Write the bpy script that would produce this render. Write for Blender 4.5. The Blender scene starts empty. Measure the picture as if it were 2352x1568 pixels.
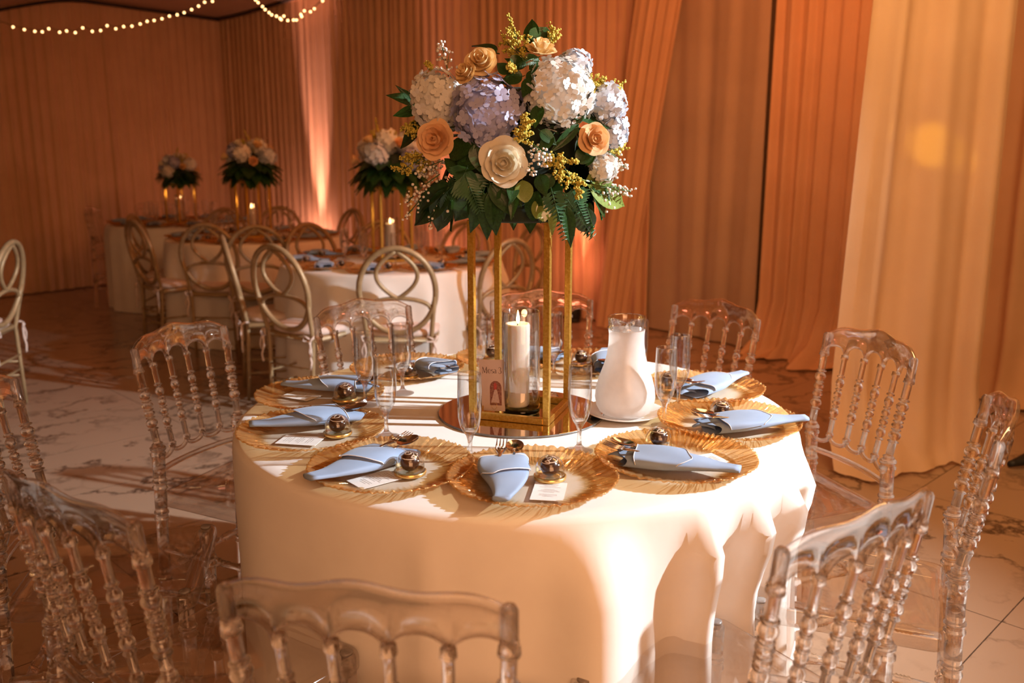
import bpy, math, random
import numpy as np
from mathutils import Vector, Matrix

S = bpy.context.scene
COL = S.collection
PI = math.pi
rnd = random.Random(7)

# ------------------------------------------------------------------ camera, world, lights
F_PX, PITCH, YAW = 2040.0, math.radians(11.9), math.radians(-0.5)
CAM = Vector((0.008, -2.16, 1.39))
cd = bpy.data.cameras.new('camera')
cd.sensor_width = 36.0
cd.lens = F_PX / 2352.0 * 36.0
cd.clip_start = 0.05
cd.dof.use_dof = True
cd.dof.focus_distance = 1.98
cd.dof.aperture_fstop = 3.3
cam = bpy.data.objects.new('camera', cd)
COL.objects.link(cam)
cam.location = CAM
cam.rotation_euler = (PI / 2 - PITCH, 0, -YAW)
S.camera = cam

S.view_settings.view_transform = 'Standard'
S.view_settings.look = 'None'
S.view_settings.exposure = 0.0
S.view_settings.gamma = 1.0
S.view_settings.use_curve_mapping = False
S.cycles.use_denoising = True
S.cycles.max_bounces = 9
S.cycles.transmission_bounces = 9
S.cycles.transparent_max_bounces = 16
S.cycles.glossy_bounces = 4
S.cycles.diffuse_bounces = 2
S.cycles.use_adaptive_sampling = True
S.cycles.adaptive_threshold = 0.085
S.cycles.adaptive_min_samples = 14
S.cycles.caustics_reflective = False
S.cycles.sample_clamp_indirect = 6.0
S.cycles.blur_glossy = 0.6

W = bpy.data.worlds.new('hall_glow')
S.world = W
W.use_nodes = True
bgn = W.node_tree.nodes['Background']
bgn.inputs[0].default_value = (1.0, 0.36, 0.10, 1)
bgn.inputs[1].default_value = 0.25


def light(name, kind, loc, target, energy, color, **kw):
    l = bpy.data.lights.new(name, kind)
    l.energy = energy
    l.color = color
    for k, v in kw.items():
        setattr(l, k, v)
    o = bpy.data.objects.new(name, l)
    COL.objects.link(o)
    o.location = loc
    d = Vector(target) - Vector(loc)
    o.rotation_euler = d.to_track_quat('-Z', 'Y').to_euler()
    return o


KEY = light('key_spotlight', 'SPOT', (4.45, -0.42, 2.92), (-0.15, 0.55, 0.90), 2550, (0.88, 0.95, 1.0),
            spot_size=math.radians(48), spot_blend=1.0, shadow_soft_size=0.045)
light('overhead_warm_fill', 'AREA', (1.45, 0.3, 2.8), (1.95, 1.9, 0.9), 42, (1.0, 0.54, 0.21), size=1.6)  # unseen fill light, added to brighten the column drape
light('front_warm_fill', 'AREA', (0.7, -3.6, 1.75), (0.1, 0.0, 0.50), 13.5, (1.0, 0.48, 0.22), size=1.8, spread=math.radians(66))  # added warm fill from behind the camera, lifts the front of the cloth
light('back_wall_fill', 'AREA', (1.0, 2.4, 2.85), (0.1, 5.5, 1.25), 33, (1.0, 0.27, 0.075), size=0.9)  # red-orange fill added to lift the back wall, not a fixture
light('overhead_warm_fill', 'AREA', (-1.6, 3.6, 2.75), (-1.6, 3.6, 0), 2.2, (1.0, 0.32, 0.09), size=1.8)  # weak fill added above the background tables and the wall behind them
light('yellow_projector', 'SPOT', (-1.2, -0.6, 2.7), (1.80, 1.78, 1.42), 330, (1.0, 0.60, 0.04),
      spot_size=math.radians(3.0), spot_blend=0.6, shadow_soft_size=0.02)

# ------------------------------------------------------------------ pixel helpers
_cp, _sp = math.cos(PITCH), math.sin(PITCH)
_F = Vector((math.sin(YAW) * _cp, math.cos(YAW) * _cp, -_sp))
_R = Vector((math.cos(YAW), -math.sin(YAW), 0))
_U = _R.cross(_F)


def ray(x, y):
    return _F + _R * ((x - 1176) / F_PX) - _U * ((y - 784) / F_PX)


def at_z(x, y, z):
    d = ray(x, y)
    return CAM + d * ((z - CAM.z) / d.z)


def at_y(x, y, Y):
    d = ray(x, y)
    return CAM + d * ((Y - CAM.y) / d.y)


# ------------------------------------------------------------------ mesh helpers
class MB:
    def __init__(self):
        self.v = []
        self.f = []

    def add(self, v, f, m=None):
        n = len(self.v)
        if m is None:
            self.v += [tuple(p) for p in v]
        else:
            self.v += [tuple(m @ Vector(p)) for p in v]
        self.f += [tuple(i + n for i in q) for q in f]
        return self

    def mesh(self, name, mat=None, smooth=True):
        me = bpy.data.meshes.new(name)
        me.from_pydata(self.v, [], self.f)
        if smooth:
            me.polygons.foreach_set('use_smooth', [True] * len(me.polygons))
        if mat:
            me.materials.append(mat)
        me.update()
        return me

    def build(self, name, mat, parent=None, smooth=True, m=None):
        return put(self.mesh(name, mat, smooth), name, parent, m)


def put(me, name, parent=None, m=None):
    o = bpy.data.objects.new(name, me)
    COL.objects.link(o)
    if parent:
        o.parent = parent
    if m is not None:
        o.matrix_local = m
    return o


def empty(name, loc=(0, 0, 0), rz=0, parent=None):
    o = bpy.data.objects.new(name, None)
    o.empty_display_size = 0.05
    COL.objects.link(o)
    o.location = loc
    o.rotation_euler = (0, 0, rz)
    o.parent = parent
    return o


def tag(o, label=None, cat=None, group=None, kind=None):
    if label: o['label'] = label
    if cat: o['category'] = cat
    if group: o['group'] = group
    if kind: o['kind'] = kind
    return o


def children(o):
    return [c for c in KIDS.get(o.name, [])]


KIDS = {}


def index_kids():
    KIDS.clear()
    for o in bpy.data.objects:
        if o.parent:
            KIDS.setdefault(o.parent.name, []).append(o)


def copy_tree(o, parent=None):
    c = o.copy()
    COL.objects.link(c)
    c.parent = parent
    for k in KIDS.get(o.name, []):
        copy_tree(k, c)
    return c


def lathe(prof, n=24, closed=False, wob=None):
    v, f = [], []
    m = len(prof)
    for i in range(n):
        a = 2 * PI * i / n
        for (r, z) in prof:
            rr = r if wob is None else r * wob(a, z)
            v.append((rr * math.cos(a), rr * math.sin(a), z))
    for i in range(n):
        j = (i + 1) % n
        for k in range(m if closed else m - 1):
            l = (k + 1) % m
            f.append((i * m + k, j * m + k, j * m + l, i * m + l))
    return v, f


def solid_lathe(prof, n=24):
    """profile from axis to axis, ends capped"""
    v, f = lathe(prof, n)
    m = len(prof)
    f.append(tuple(i * m for i in range(n))[::-1])
    f.append(tuple(i * m + m - 1 for i in range(n)))
    return v, f


def tube(pts, r, n=8, closed=False, cap=True):
    pts = [Vector(p) for p in pts]
    N = len(pts)
    rr = r if hasattr(r, '__len__') else [r] * N
    v, f = [], []
    up = None
    for i, p in enumerate(pts):
        if closed:
            t = (pts[(i + 1) % N] - pts[i - 1]).normalized()
        else:
            t = (pts[min(i + 1, N - 1)] - pts[max(i - 1, 0)]).normalized()
        if up is None:
            up = t.orthogonal().normalized()
        up = (up - t * up.dot(t))
        up = up.normalized() if up.length > 1e-6 else t.orthogonal().normalized()
        b = t.cross(up)
        for k in range(n):
            a = 2 * PI * k / n
            v.append(p + (up * math.cos(a) + b * math.sin(a)) * rr[i])
    M = N if closed else N - 1
    for i in range(M):
        j = (i + 1) % N
        for k in range(n):
            l = (k + 1) % n
            f.append((i * n + k, i * n + l, j * n + l, j * n + k))
    if cap and not closed:
        f.append(tuple(range(n))[::-1])
        f.append(tuple((N - 1) * n + k for k in range(n)))
    return v, f


def box(x0, x1, y0, y1, z0, z1):
    v = [(x, y, z) for z in (z0, z1) for y in (y0, y1) for x in (x0, x1)]
    f = [(0, 2, 3, 1), (4, 5, 7, 6), (0, 1, 5, 4), (2, 6, 7, 3), (0, 4, 6, 2), (1, 3, 7, 5)]
    return v, f


def bevbox(x0, x1, y0, y1, z0, z1, b):
    """box with chamfered edges (24 verts)"""
    v, idx = [], {}
    X, Y, Z = (x0, x1), (y0, y1), (z0, z1)
    for i in (0, 1):
        for j in (0, 1):
            for k in (0, 1):
                sx, sy, sz = (1, -1)[i] * b, (1, -1)[j] * b, (1, -1)[k] * b
                for ax in range(3):
                    p = [X[i] + sx, Y[j] + sy, Z[k] + sz]
                    p[ax] = (X, Y, Z)[ax][(i, j, k)[ax]]
                    idx[(i, j, k, ax)] = len(v)
                    v.append(tuple(p))
    f = []
    for i in (0, 1):
        q = [idx[(i, 0, 0, 0)], idx[(i, 1, 0, 0)], idx[(i, 1, 1, 0)], idx[(i, 0, 1, 0)]]
        f.append(tuple(q if i else q[::-1]))
        q = [idx[(0, i, 0, 1)], idx[(0, i, 1, 1)], idx[(1, i, 1, 1)], idx[(1, i, 0, 1)]]
        f.append(tuple(q if i else q[::-1]))
        q = [idx[(0, 0, i, 2)], idx[(1, 0, i, 2)], idx[(1, 1, i, 2)], idx[(0, 1, i, 2)]]
        f.append(tuple(q if i else q[::-1]))
    for i in (0, 1):
        for j in (0, 1):
            f.append((idx[(i, j, 0, 0)], idx[(i, j, 1, 0)], idx[(i, j, 1, 1)], idx[(i, j, 0, 1)]))
            f.append((idx[(i, 0, j, 0)], idx[(i, 1, j, 0)], idx[(i, 1, j, 2)], idx[(i, 0, j, 2)]))
            f.append((idx[(0, i, j, 1)], idx[(1, i, j, 1)], idx[(1, i, j, 2)], idx[(0, i, j, 2)]))
    for i in (0, 1):
        for j in (0, 1):
            for k in (0, 1):
                f.append(tuple(idx[(i, j, k, a)] for a in range(3)))
    return v, f


def loft(rings, closed_ring=True, cap=False):
    n = len(rings[0])
    v = [p for r in rings for p in r]
    f = []
    for i in range(len(rings) - 1):
        for k in range(n if closed_ring else n - 1):
            l = (k + 1) % n
            f.append((i * n + k, i * n + l, (i + 1) * n + l, (i + 1) * n + k))
    if cap:
        f.append(tuple(range(n))[::-1])
        f.append(tuple((len(rings) - 1) * n + k for k in range(n)))
    return v, f


def ico(r=1.0):
    t = (1 + 5 ** .5) / 2
    p = [(-1, t, 0), (1, t, 0), (-1, -t, 0), (1, -t, 0), (0, -1, t), (0, 1, t), (0, -1, -t), (0, 1, -t), (t, 0, -1), (t, 0, 1), (-t, 0, -1), (-t, 0, 1)]
    s = r / math.sqrt(1 + t * t)
    f = [(0, 11, 5), (0, 5, 1), (0, 1, 7), (0, 7, 10), (0, 10, 11), (1, 5, 9), (5, 11, 4), (11, 10, 2), (10, 7, 6), (7, 1, 8),
         (3, 9, 4), (3, 4, 2), (3, 2, 6), (3, 6, 8), (3, 8, 9), (4, 9, 5), (2, 4, 11), (6, 2, 10), (8, 6, 7), (9, 8, 1)]
    return [(a * s, b * s, c * s) for a, b, c in p], f


def sphere(r, n=16, m=10, sz=1.0):
    prof = [(r * math.sin(PI * k / m), -r * sz * math.cos(PI * k / m)) for k in range(1, m)]
    return solid_lathe(prof, n)


def frame(loc, zdir, ydir=None, roll=0.0, sc=1.0):
    z = Vector(zdir).normalized()
    y = Vector(ydir) if ydir is not None else Vector((0, 0, 1))
    x = y.cross(z)
    if x.length < 1e-4:
        x = Vector((1, 0, 0)).cross(z)
    x.normalize()
    y = z.cross(x)
    m = Matrix((x, y, z)).transposed().to_4x4()
    m = Matrix.Translation(Vector(loc)) @ m @ Matrix.Rotation(roll, 4, 'Z')
    return m @ Matrix.Scale(sc, 4) if sc != 1.0 else m


def smooth01(t):
    t = min(1, max(0, t))
    return t * t * (3 - 2 * t)


# ------------------------------------------------------------------ materials
def new_mat(name):
    m = bpy.data.materials.new(name)
    m.use_nodes = True
    nt = m.node_tree
    return m, nt, nt.nodes['Principled BSDF'], nt.nodes['Material Output']


def setp(b, **kw):
    names = dict(color='Base Color', rough='Roughness', metal='Metallic', ior='IOR', trans='Transmission Weight',
                 spec='Specular IOR Level', coat='Coat Weight', sheen='Sheen Weight', sss='Subsurface Weight',
                 emc='Emission Color', ems='Emission Strength', alpha='Alpha')
    for k, v in kw.items():
        b.inputs[names[k]].default_value = (*v, 1) if isinstance(v, tuple) and len(v) == 3 else v


def N(nt, kind, **kw):
    n = nt.nodes.new(kind)
    for k, v in kw.items():
        setattr(n, k, v)
    return n


def noise_mix(nt, c1, c2, scale, coord='Object', detail=3.0, lo=0.35, hi=0.65, rough=0.5):
    tc = N(nt, 'ShaderNodeTexCoord')
    nz = N(nt, 'ShaderNodeTexNoise')
    nz.inputs['Scale'].default_value = scale
    nz.inputs['Detail'].default_value = detail
    nz.inputs['Roughness'].default_value = rough
    nt.links.new(tc.outputs[coord], nz.inputs['Vector'])
    cr = N(nt, 'ShaderNodeValToRGB')
    cr.color_ramp.elements[0].position = lo
    cr.color_ramp.elements[1].position = hi
    cr.color_ramp.elements[0].color = (*c1, 1)
    cr.color_ramp.elements[1].color = (*c2, 1)
    nt.links.new(nz.outputs['Fac'], cr.inputs['Fac'])
    return tc, nz, cr


def bump(nt, b, src, strength=0.2, dist=0.01):
    bp = N(nt, 'ShaderNodeBump')
    bp.inputs['Strength'].default_value = strength
    bp.inputs['Distance'].default_value = dist
    nt.links.new(src, bp.inputs['Height'])
    nt.links.new(bp.outputs['Normal'], b.inputs['Normal'])
    return bp


def simple(name, c1, c2=None, scale=20.0, rough=0.5, bmp=0.0, **kw):
    m, nt, b, out = new_mat(name)
    c2 = c2 or tuple(min(1, x * 1.12) for x in c1)
    tc, nz, cr = noise_mix(nt, c1, c2, scale)
    nt.links.new(cr.outputs['Color'], b.inputs['Base Color'])
    setp(b, rough=rough, **kw)
    if bmp:
        bump(nt, b, nz.outputs['Fac'], bmp, 0.004)
    return m


def add_translucent(m, color, fac):
    nt = m.node_tree
    b, out = nt.nodes['Principled BSDF'], nt.nodes['Material Output']
    t = N(nt, 'ShaderNodeBsdfTranslucent')
    t.inputs['Color'].default_value = (*color, 1)
    mx = N(nt, 'ShaderNodeMixShader')
    mx.inputs[0].default_value = fac
    nt.links.new(b.outputs[0], mx.inputs[1])
    nt.links.new(t.outputs[0], mx.inputs[2])
    nt.links.new(mx.outputs[0], out.inputs['Surface'])
    return m


def thin_glass(name, tint, blend=0.25, rough=0.02, gloss=1.0, base=0.04):
    """clear thin wall: see-through with edge reflections"""
    m, nt, b, out = new_mat(name)
    nt.nodes.remove(b)
    lw = N(nt, 'ShaderNodeLayerWeight')
    lw.inputs['Blend'].default_value = blend
    mm = N(nt, 'ShaderNodeMath', operation='MULTIPLY_ADD')
    mm.inputs[1].default_value = gloss
    mm.inputs[2].default_value = base
    mm.use_clamp = True
    nt.links.new(lw.outputs['Facing'], mm.inputs[0])
    tr = N(nt, 'ShaderNodeBsdfTransparent')
    tr.inputs[0].default_value = (*tint, 1)
    gl = N(nt, 'ShaderNodeBsdfGlossy')
    gl.inputs['Roughness'].default_value = rough
    mx = N(nt, 'ShaderNodeMixShader')
    nt.links.new(mm.outputs[0], mx.inputs[0])
    nt.links.new(tr.outputs[0], mx.inputs[1])
    nt.links.new(gl.outputs[0], mx.inputs[2])
    nt.links.new(mx.outputs[0], out.inputs['Surface'])
    return m


def clear_solid(name, tint, ior=1.45, see=0.35, rough=0.015):
    """solid clear acrylic or glass: refraction mixed with straight transmission"""
    m, nt, b, out = new_mat(name)
    setp(b, color=tint, trans=1.0, ior=ior, rough=rough)
    tr = N(nt, 'ShaderNodeBsdfTransparent')
    tr.inputs[0].default_value = (*tint, 1)
    mx = N(nt, 'ShaderNodeMixShader')
    mx.inputs[0].default_value = see
    nt.links.new(b.outputs[0], mx.inputs[1])
    nt.links.new(tr.outputs[0], mx.inputs[2])
    nt.links.new(mx.outputs[0], out.inputs['Surface'])
    return m


M = {}
M['cloth'] = simple('white_tablecloth_fabric', (.85, .80, .75), (.88, .84, .79), 9, .62, .06, sheen=.15)
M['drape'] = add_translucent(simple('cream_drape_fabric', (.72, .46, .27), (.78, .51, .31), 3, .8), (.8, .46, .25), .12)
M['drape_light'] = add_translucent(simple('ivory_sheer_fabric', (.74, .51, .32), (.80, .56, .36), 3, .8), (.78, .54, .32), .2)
M['drape_beige'] = simple('beige_lining_fabric', (.46, .35, .25), (.52, .40, .29), 2, .85)
M['wall'] = simple('painted_wall', (.35, .25, .18), (.4, .29, .2), 3, .9)
M['ceiling'] = simple('ceiling_fabric', (.55, .36, .22), (.62, .42, .27), 2, .85)
M['acrylic'] = clear_solid('clear_acrylic', (.975, .96, .945), 1.47, .25)
M['acrylic_thin'] = thin_glass('clear_acrylic_panel', (.965, .935, .91), .22, .05, .75, .05)
M['plug'] = simple('smoky_plug', (.20, .17, .16), (.30, .27, .25), 60, .25)
M['glass'] = thin_glass('flute_glass', (.975, .97, .965), .32, .02, .9, .05)
M['glass_solid'] = clear_solid('solid_glass', (.98, .98, .98), 1.45, .35)
M['glass_bowl'] = thin_glass('flute_bowl_glass', (.98, .975, .97), .26, .02, .95, .03)
M['glass_green'] = clear_solid('thick_green_glass', (.30, .38, .33), 1.45, .25)
M['dome'] = thin_glass('clear_plastic_dome', (.98, .98, .975), .30, .04, .8, .06)
M['mirror'] = simple('mirror_silvering', (.80, .76, .72), (.82, .78, .74), 5, .02, metal=1.0)
M['mirror_edge'] = simple('mirror_edge_glass', (.12, .12, .12), (.2, .2, .2), 30, .2)
M['gold'] = simple('brushed_gold_paint', (.60, .36, .06), (.74, .48, .11), 160, .33, .25, metal=.85)
M['gold_foil'] = simple('gold_plastic', (.72, .46, .14), (.85, .6, .24), 40, .25, metal=.8)
M['champagne'] = simple('champagne_metal_paint', (.33, .225, .115), (.40, .28, .15), 25, .42, metal=.2)
M['cushion'] = simple('pale_cushion_fabric', (.72, .58, .52), (.78, .64, .57), 12, .85)
M['napkin'] = add_translucent(simple('powder_blue_napkin', (.27, .375, .56), (.31, .42, .61), 14, .8, .05, sheen=.15), (.27, .4, .62), .1)
M['hem'] = simple('white_stitching', (.72, .76, .82), (.8, .83, .88), 90, .8)
M['steel'] = simple('polished_steel', (.62, .55, .50), (.68, .60, .55), 30, .16, metal=1.0)
M['choc'] = simple('dark_chocolate', (.030, .010, .005), (.07, .026, .013), 55, .28, .2, coat=.4)
M['drizzle'] = simple('white_icing', (.78, .66, .55), (.84, .72, .6), 40, .45)
M['paper'] = simple('cream_card', (.80, .76, .72), (.84, .80, .76), 30, .7)
M['paper_pink'] = simple('blush_card', (.62, .47, .42), (.65, .50, .45), 30, .7)
M['ink'] = simple('grey_print', (.30, .26, .24), (.36, .31, .28), 60, .8)
M['ink_brown'] = simple('brown_print', (.10, .06, .045), (.13, .08, .06), 60, .8)
M['porcelain'] = simple('white_porcelain', (.86, .82, .78), (.88, .85, .81), 8, .18, coat=.3)
M['wick'] = simple('burnt_wick', (.02, .015, .01), (.04, .03, .02), 90, .9)
M['stem'] = simple('green_stem', (.05, .11, .03), (.08, .16, .05), 40, .6)
M['leaf'] = add_translucent(simple('dark_glossy_leaf', (.010, .036, .009), (.026, .078, .016), 18, .42, .1, spec=.3, coat=.08), (.10, .22, .03), .10)
M['leaf_lime'] = add_translucent(simple('lime_leaf', (.15, .21, .04), (.23, .30, .07), 30, .4), (.3, .4, .08), .15)
M['fern'] = add_translucent(simple('fern_green', (.022, .085, .035), (.055, .15, .06), 30, .4), (.1, .25, .05), .1)
M['goldenrod'] = simple('goldenrod_blossom', (.46, .36, .04), (.64, .52, .10), 160, .8)
M['gypso'] = simple('tiny_white_blossom', (.74, .68, .60), (.84, .79, .72), 90, .8)
M['rose_peach'] = add_translucent(simple('peach_rose_petal', (.90, .54, .27), (.93, .63, .36), 30, .65), (.95, .55, .25), .25)
M['rose_yellow'] = add_translucent(simple('apricot_rose_petal', (.90, .62, .28), (.93, .70, .38), 30, .65), (.95, .65, .3), .25)
M['rose_cream'] = add_translucent(simple('cream_rose_petal', (.86, .79, .62), (.90, .84, .70), 30, .65), (.95, .85, .6), .25)
M['hyd_blue'] = add_translucent(simple('lilac_blue_floret', (.44, .45, .66), (.58, .58, .76), 40, .7), (.5, .5, .75), .2)
M['hyd_white'] = add_translucent(simple('white_floret', (.80, .78, .74), (.87, .85, .82), 40, .7), (.9, .88, .8), .2)
M['hyd_ice'] = add_translucent(simple('ice_blue_floret', (.64, .68, .76), (.76, .79, .84), 40, .7), (.7, .75, .85), .2)
M['black'] = simple('black_leather', (.006, .006, .007), (.012, .012, .013), 40, .55)
M['foam'] = simple('dark_foam', (.012, .02, .010), (.02, .03, .014), 40, .95)
M['wire'] = simple('dark_cable', (.02, .014, .01), (.03, .02, .014), 40, .7)


def emissive(name, color, strength):
    m, nt, b, out = new_mat(name)
    setp(b, color=(.8, .6, .4), emc=color, ems=strength, rough=.5)
    return m


M['bulb'] = emissive('warm_bulb', (1.0, .55, .22), 7.0)
M['flame'] = emissive('candle_flame', (1.0, .62, .26), 14.0)
M['lamp_lens'] = emissive('uplight_lens', (1.0, .30, .16), 4.0)


def wax_mat():
    m, nt, b, out = new_mat('white_candle_wax')
    tc, nz, cr = noise_mix(nt, (.86, .78, .68), (.9, .84, .76), 30)
    nt.links.new(cr.outputs['Color'], b.inputs['Base Color'])
    setp(b, rough=.45, sss=.35)
    b.inputs['Subsurface Radius'].default_value = (.02, .01, .005)
    b.inputs['Subsurface Scale'].default_value = .6
    return m


M['wax'] = wax_mat()


def frosted():
    m, nt, b, out = new_mat('condensation_frosted_glass')
    tc, nz, cr = noise_mix(nt, (.80, .76, .73), (.86, .82, .79), 60)
    nt.links.new(cr.outputs['Color'], b.inputs['Base Color'])
    setp(b, rough=.35, coat=.35)
    bump(nt, b, nz.outputs['Fac'], .08, .002)
    tl = N(nt, 'ShaderNodeBsdfTranslucent')
    tl.inputs[0].default_value = (.86, .80, .76, 1)
    tr = N(nt, 'ShaderNodeBsdfTransparent')
    m1 = N(nt, 'ShaderNodeMixShader'); m1.inputs[0].default_value = .45
    m2 = N(nt, 'ShaderNodeMixShader')
    # the condensation thins towards the neck of the jug
    sx = N(nt, 'ShaderNodeSeparateXYZ')
    nt.links.new(tc.outputs['Object'], sx.inputs[0])
    mr = N(nt, 'ShaderNodeMapRange')
    mr.inputs['From Min'].default_value = .13
    mr.inputs['From Max'].default_value = .215
    mr.inputs['To Min'].default_value = .06
    mr.inputs['To Max'].default_value = .25
    nt.links.new(sx.outputs['Z'], mr.inputs['Value'])
    nt.links.new(mr.outputs[0], m2.inputs[0])
    nt.links.new(b.outputs[0], m1.inputs[1])
    nt.links.new(tl.outputs[0], m1.inputs[2])
    nt.links.new(m1.outputs[0], m2.inputs[1])
    nt.links.new(tr.outputs[0], m2.inputs[2])
    nt.links.new(m2.outputs[0], out.inputs['Surface'])
    return m


M['frost'] = frosted()


def charger_mat():
    """pressed glass: clear well, amber gilded rim"""
    m, nt, b, out = new_mat('amber_gilt_glass')
    tc = N(nt, 'ShaderNodeTexCoord')
    sx = N(nt, 'ShaderNodeSeparateXYZ')
    nt.links.new(tc.outputs['Object'], sx.inputs[0])
    ln = N(nt, 'ShaderNodeCombineXYZ')
    nt.links.new(sx.outputs['X'], ln.inputs[0]); nt.links.new(sx.outputs['Y'], ln.inputs[1])
    vl = N(nt, 'ShaderNodeVectorMath', operation='LENGTH')
    nt.links.new(ln.outputs[0], vl.inputs[0])
    at = N(nt, 'ShaderNodeMath', operation='ARCTAN2')
    nt.links.new(sx.outputs['Y'], at.inputs[0]); nt.links.new(sx.outputs['X'], at.inputs[1])
    cv = N(nt, 'ShaderNodeCombineXYZ')
    ms = N(nt, 'ShaderNodeMath', operation='MULTIPLY'); ms.inputs[1].default_value = 26
    nt.links.new(at.outputs[0], ms.inputs[0])
    mr = N(nt, 'ShaderNodeMath', operation='MULTIPLY'); mr.inputs[1].default_value = 22
    nt.links.new(vl.outputs['Value'], mr.inputs[0])
    nt.links.new(ms.outputs[0], cv.inputs[0]); nt.links.new(mr.outputs[0], cv.inputs[1])
    nz = N(nt, 'ShaderNodeTexNoise'); nz.inputs['Scale'].default_value = 1.1; nz.inputs['Detail'].default_value = 2
    nt.links.new(cv.outputs[0], nz.inputs['Vector'])
    # amber amount grows with radius, broken up by streaks
    ad = N(nt, 'ShaderNodeMath', operation='MULTIPLY_ADD'); ad.inputs[1].default_value = .055; ad.inputs[2].default_value = -.0275
    nt.links.new(nz.outputs['Fac'], ad.inputs[0])
    sm = N(nt, 'ShaderNodeMath', operation='ADD')
    nt.links.new(ad.outputs[0], sm.inputs[0]); nt.links.new(vl.outputs['Value'], sm.inputs[1])
    rm = N(nt, 'ShaderNodeMapRange')
    rm.inputs['From Min'].default_value = .092; rm.inputs['From Max'].default_value = .128
    nt.links.new(sm.outputs[0], rm.inputs['Value'])
    tint = N(nt, 'ShaderNodeMix', data_type='RGBA')
    tint.inputs[6].default_value = (.95, .92, .88, 1)
    tint.inputs[7].default_value = (.955, .80, .56, 1)
    nt.links.new(rm.outputs[0], tint.inputs[0])
    tr = N(nt, 'ShaderNodeBsdfTransparent')
    nt.links.new(tint.outputs[2], tr.inputs[0])
    setp(b, color=(.86, .52, .22), rough=.13, metal=.6)
    bump(nt, b, nz.outputs['Fac'], .8, .006)
    cl = N(nt, 'ShaderNodeBsdfGlossy'); cl.inputs['Roughness'].default_value = .12
    bp = N(nt, 'ShaderNodeBump'); bp.inputs['Strength'].default_value = .3; bp.inputs['Distance'].default_value = .003
    nt.links.new(nz.outputs['Fac'], bp.inputs['Height'])
    nt.links.new(bp.outputs[0], cl.inputs['Normal'])
    sf = N(nt, 'ShaderNodeMix', data_type='FLOAT')   # share of reflecting gilt
    sf.inputs[2].default_value = .07; sf.inputs[3].default_value = .34
    nt.links.new(rm.outputs[0], sf.inputs[0])
    gm = N(nt, 'ShaderNodeMixShader')
    nt.links.new(rm.outputs[0], gm.inputs[0])
    nt.links.new(cl.outputs[0], gm.inputs[1]); nt.links.new(b.outputs[0], gm.inputs[2])
    mx = N(nt, 'ShaderNodeMixShader')
    nt.links.new(sf.outputs[0], mx.inputs[0])
    nt.links.new(tr.outputs[0], mx.inputs[1]); nt.links.new(gm.outputs[0], mx.inputs[2])
    nt.links.new(mx.outputs[0], out.inputs['Surface'])
    return m


M['charger'] = charger_mat()


def marble():
    m, nt, b, out = new_mat('white_veined_marble')
    tc = N(nt, 'ShaderNodeTexCoord')
    oi = N(nt, 'ShaderNodeObjectInfo')
    mul = N(nt, 'ShaderNodeVectorMath', operation='MULTIPLY_ADD')
    cx = N(nt, 'ShaderNodeCombineXYZ')
    m37 = N(nt, 'ShaderNodeMath', operation='MULTIPLY'); m37.inputs[1].default_value = 37.0
    nt.links.new(oi.outputs['Random'], m37.inputs[0])
    nt.links.new(m37.outputs[0], cx.inputs[0]); nt.links.new(m37.outputs[0], cx.inputs[1])
    ad = N(nt, 'ShaderNodeVectorMath', operation='ADD')
    nt.links.new(tc.outputs['Object'], ad.inputs[0]); nt.links.new(cx.outputs[0], ad.inputs[1])
    nz = N(nt, 'ShaderNodeTexNoise'); nz.inputs['Scale'].default_value = 2.2; nz.inputs['Detail'].default_value = 6; nz.inputs['Roughness'].default_value = .6
    nt.links.new(ad.outputs[0], nz.inputs['Vector'])
    sub = N(nt, 'ShaderNodeMath', operation='SUBTRACT'); sub.inputs[1].default_value = .5
    nt.links.new(nz.outputs['Fac'], sub.inputs[0])
    ab = N(nt, 'ShaderNodeMath', operation='ABSOLUTE'); nt.links.new(sub.outputs[0], ab.inputs[0])
    v1 = N(nt, 'ShaderNodeMapRange'); v1.inputs['From Max'].default_value = .030; v1.inputs['To Min'].default_value = 1; v1.inputs['To Max'].default_value = 0
    nt.links.new(ab.outputs[0], v1.inputs['Value'])
    n2 = N(nt, 'ShaderNodeTexNoise'); n2.inputs['Scale'].default_value = 1.1; n2.inputs['Detail'].default_value = 2
    nt.links.new(ad.outputs[0], n2.inputs['Vector'])
    v2 = N(nt, 'ShaderNodeMapRange'); v2.inputs['From Min'].default_value = .44; v2.inputs['From Max'].default_value = .58
    nt.links.new(n2.outputs['Fac'], v2.inputs['Value'])
    vm = N(nt, 'ShaderNodeMath', operation='MULTIPLY'); nt.links.new(v1.outputs[0], vm.inputs[0]); nt.links.new(v2.outputs[0], vm.inputs[1])
    mixc = N(nt, 'ShaderNodeMix', data_type='RGBA')
    mixc.inputs[6].default_value = (.41, .275, .185, 1); mixc.inputs[7].default_value = (.06, .035, .024, 1)
    nt.links.new(vm.outputs[0], mixc.inputs[0])
    nt.links.new(mixc.outputs[2], b.inputs['Base Color'])
    setp(b, rough=.16, spec=.4)
    return m


M['marble'] = marble()
M['grout'] = simple('dark_grout', (.05, .03, .02), (.07, .045, .03), 30, .95, spec=.05)

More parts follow.
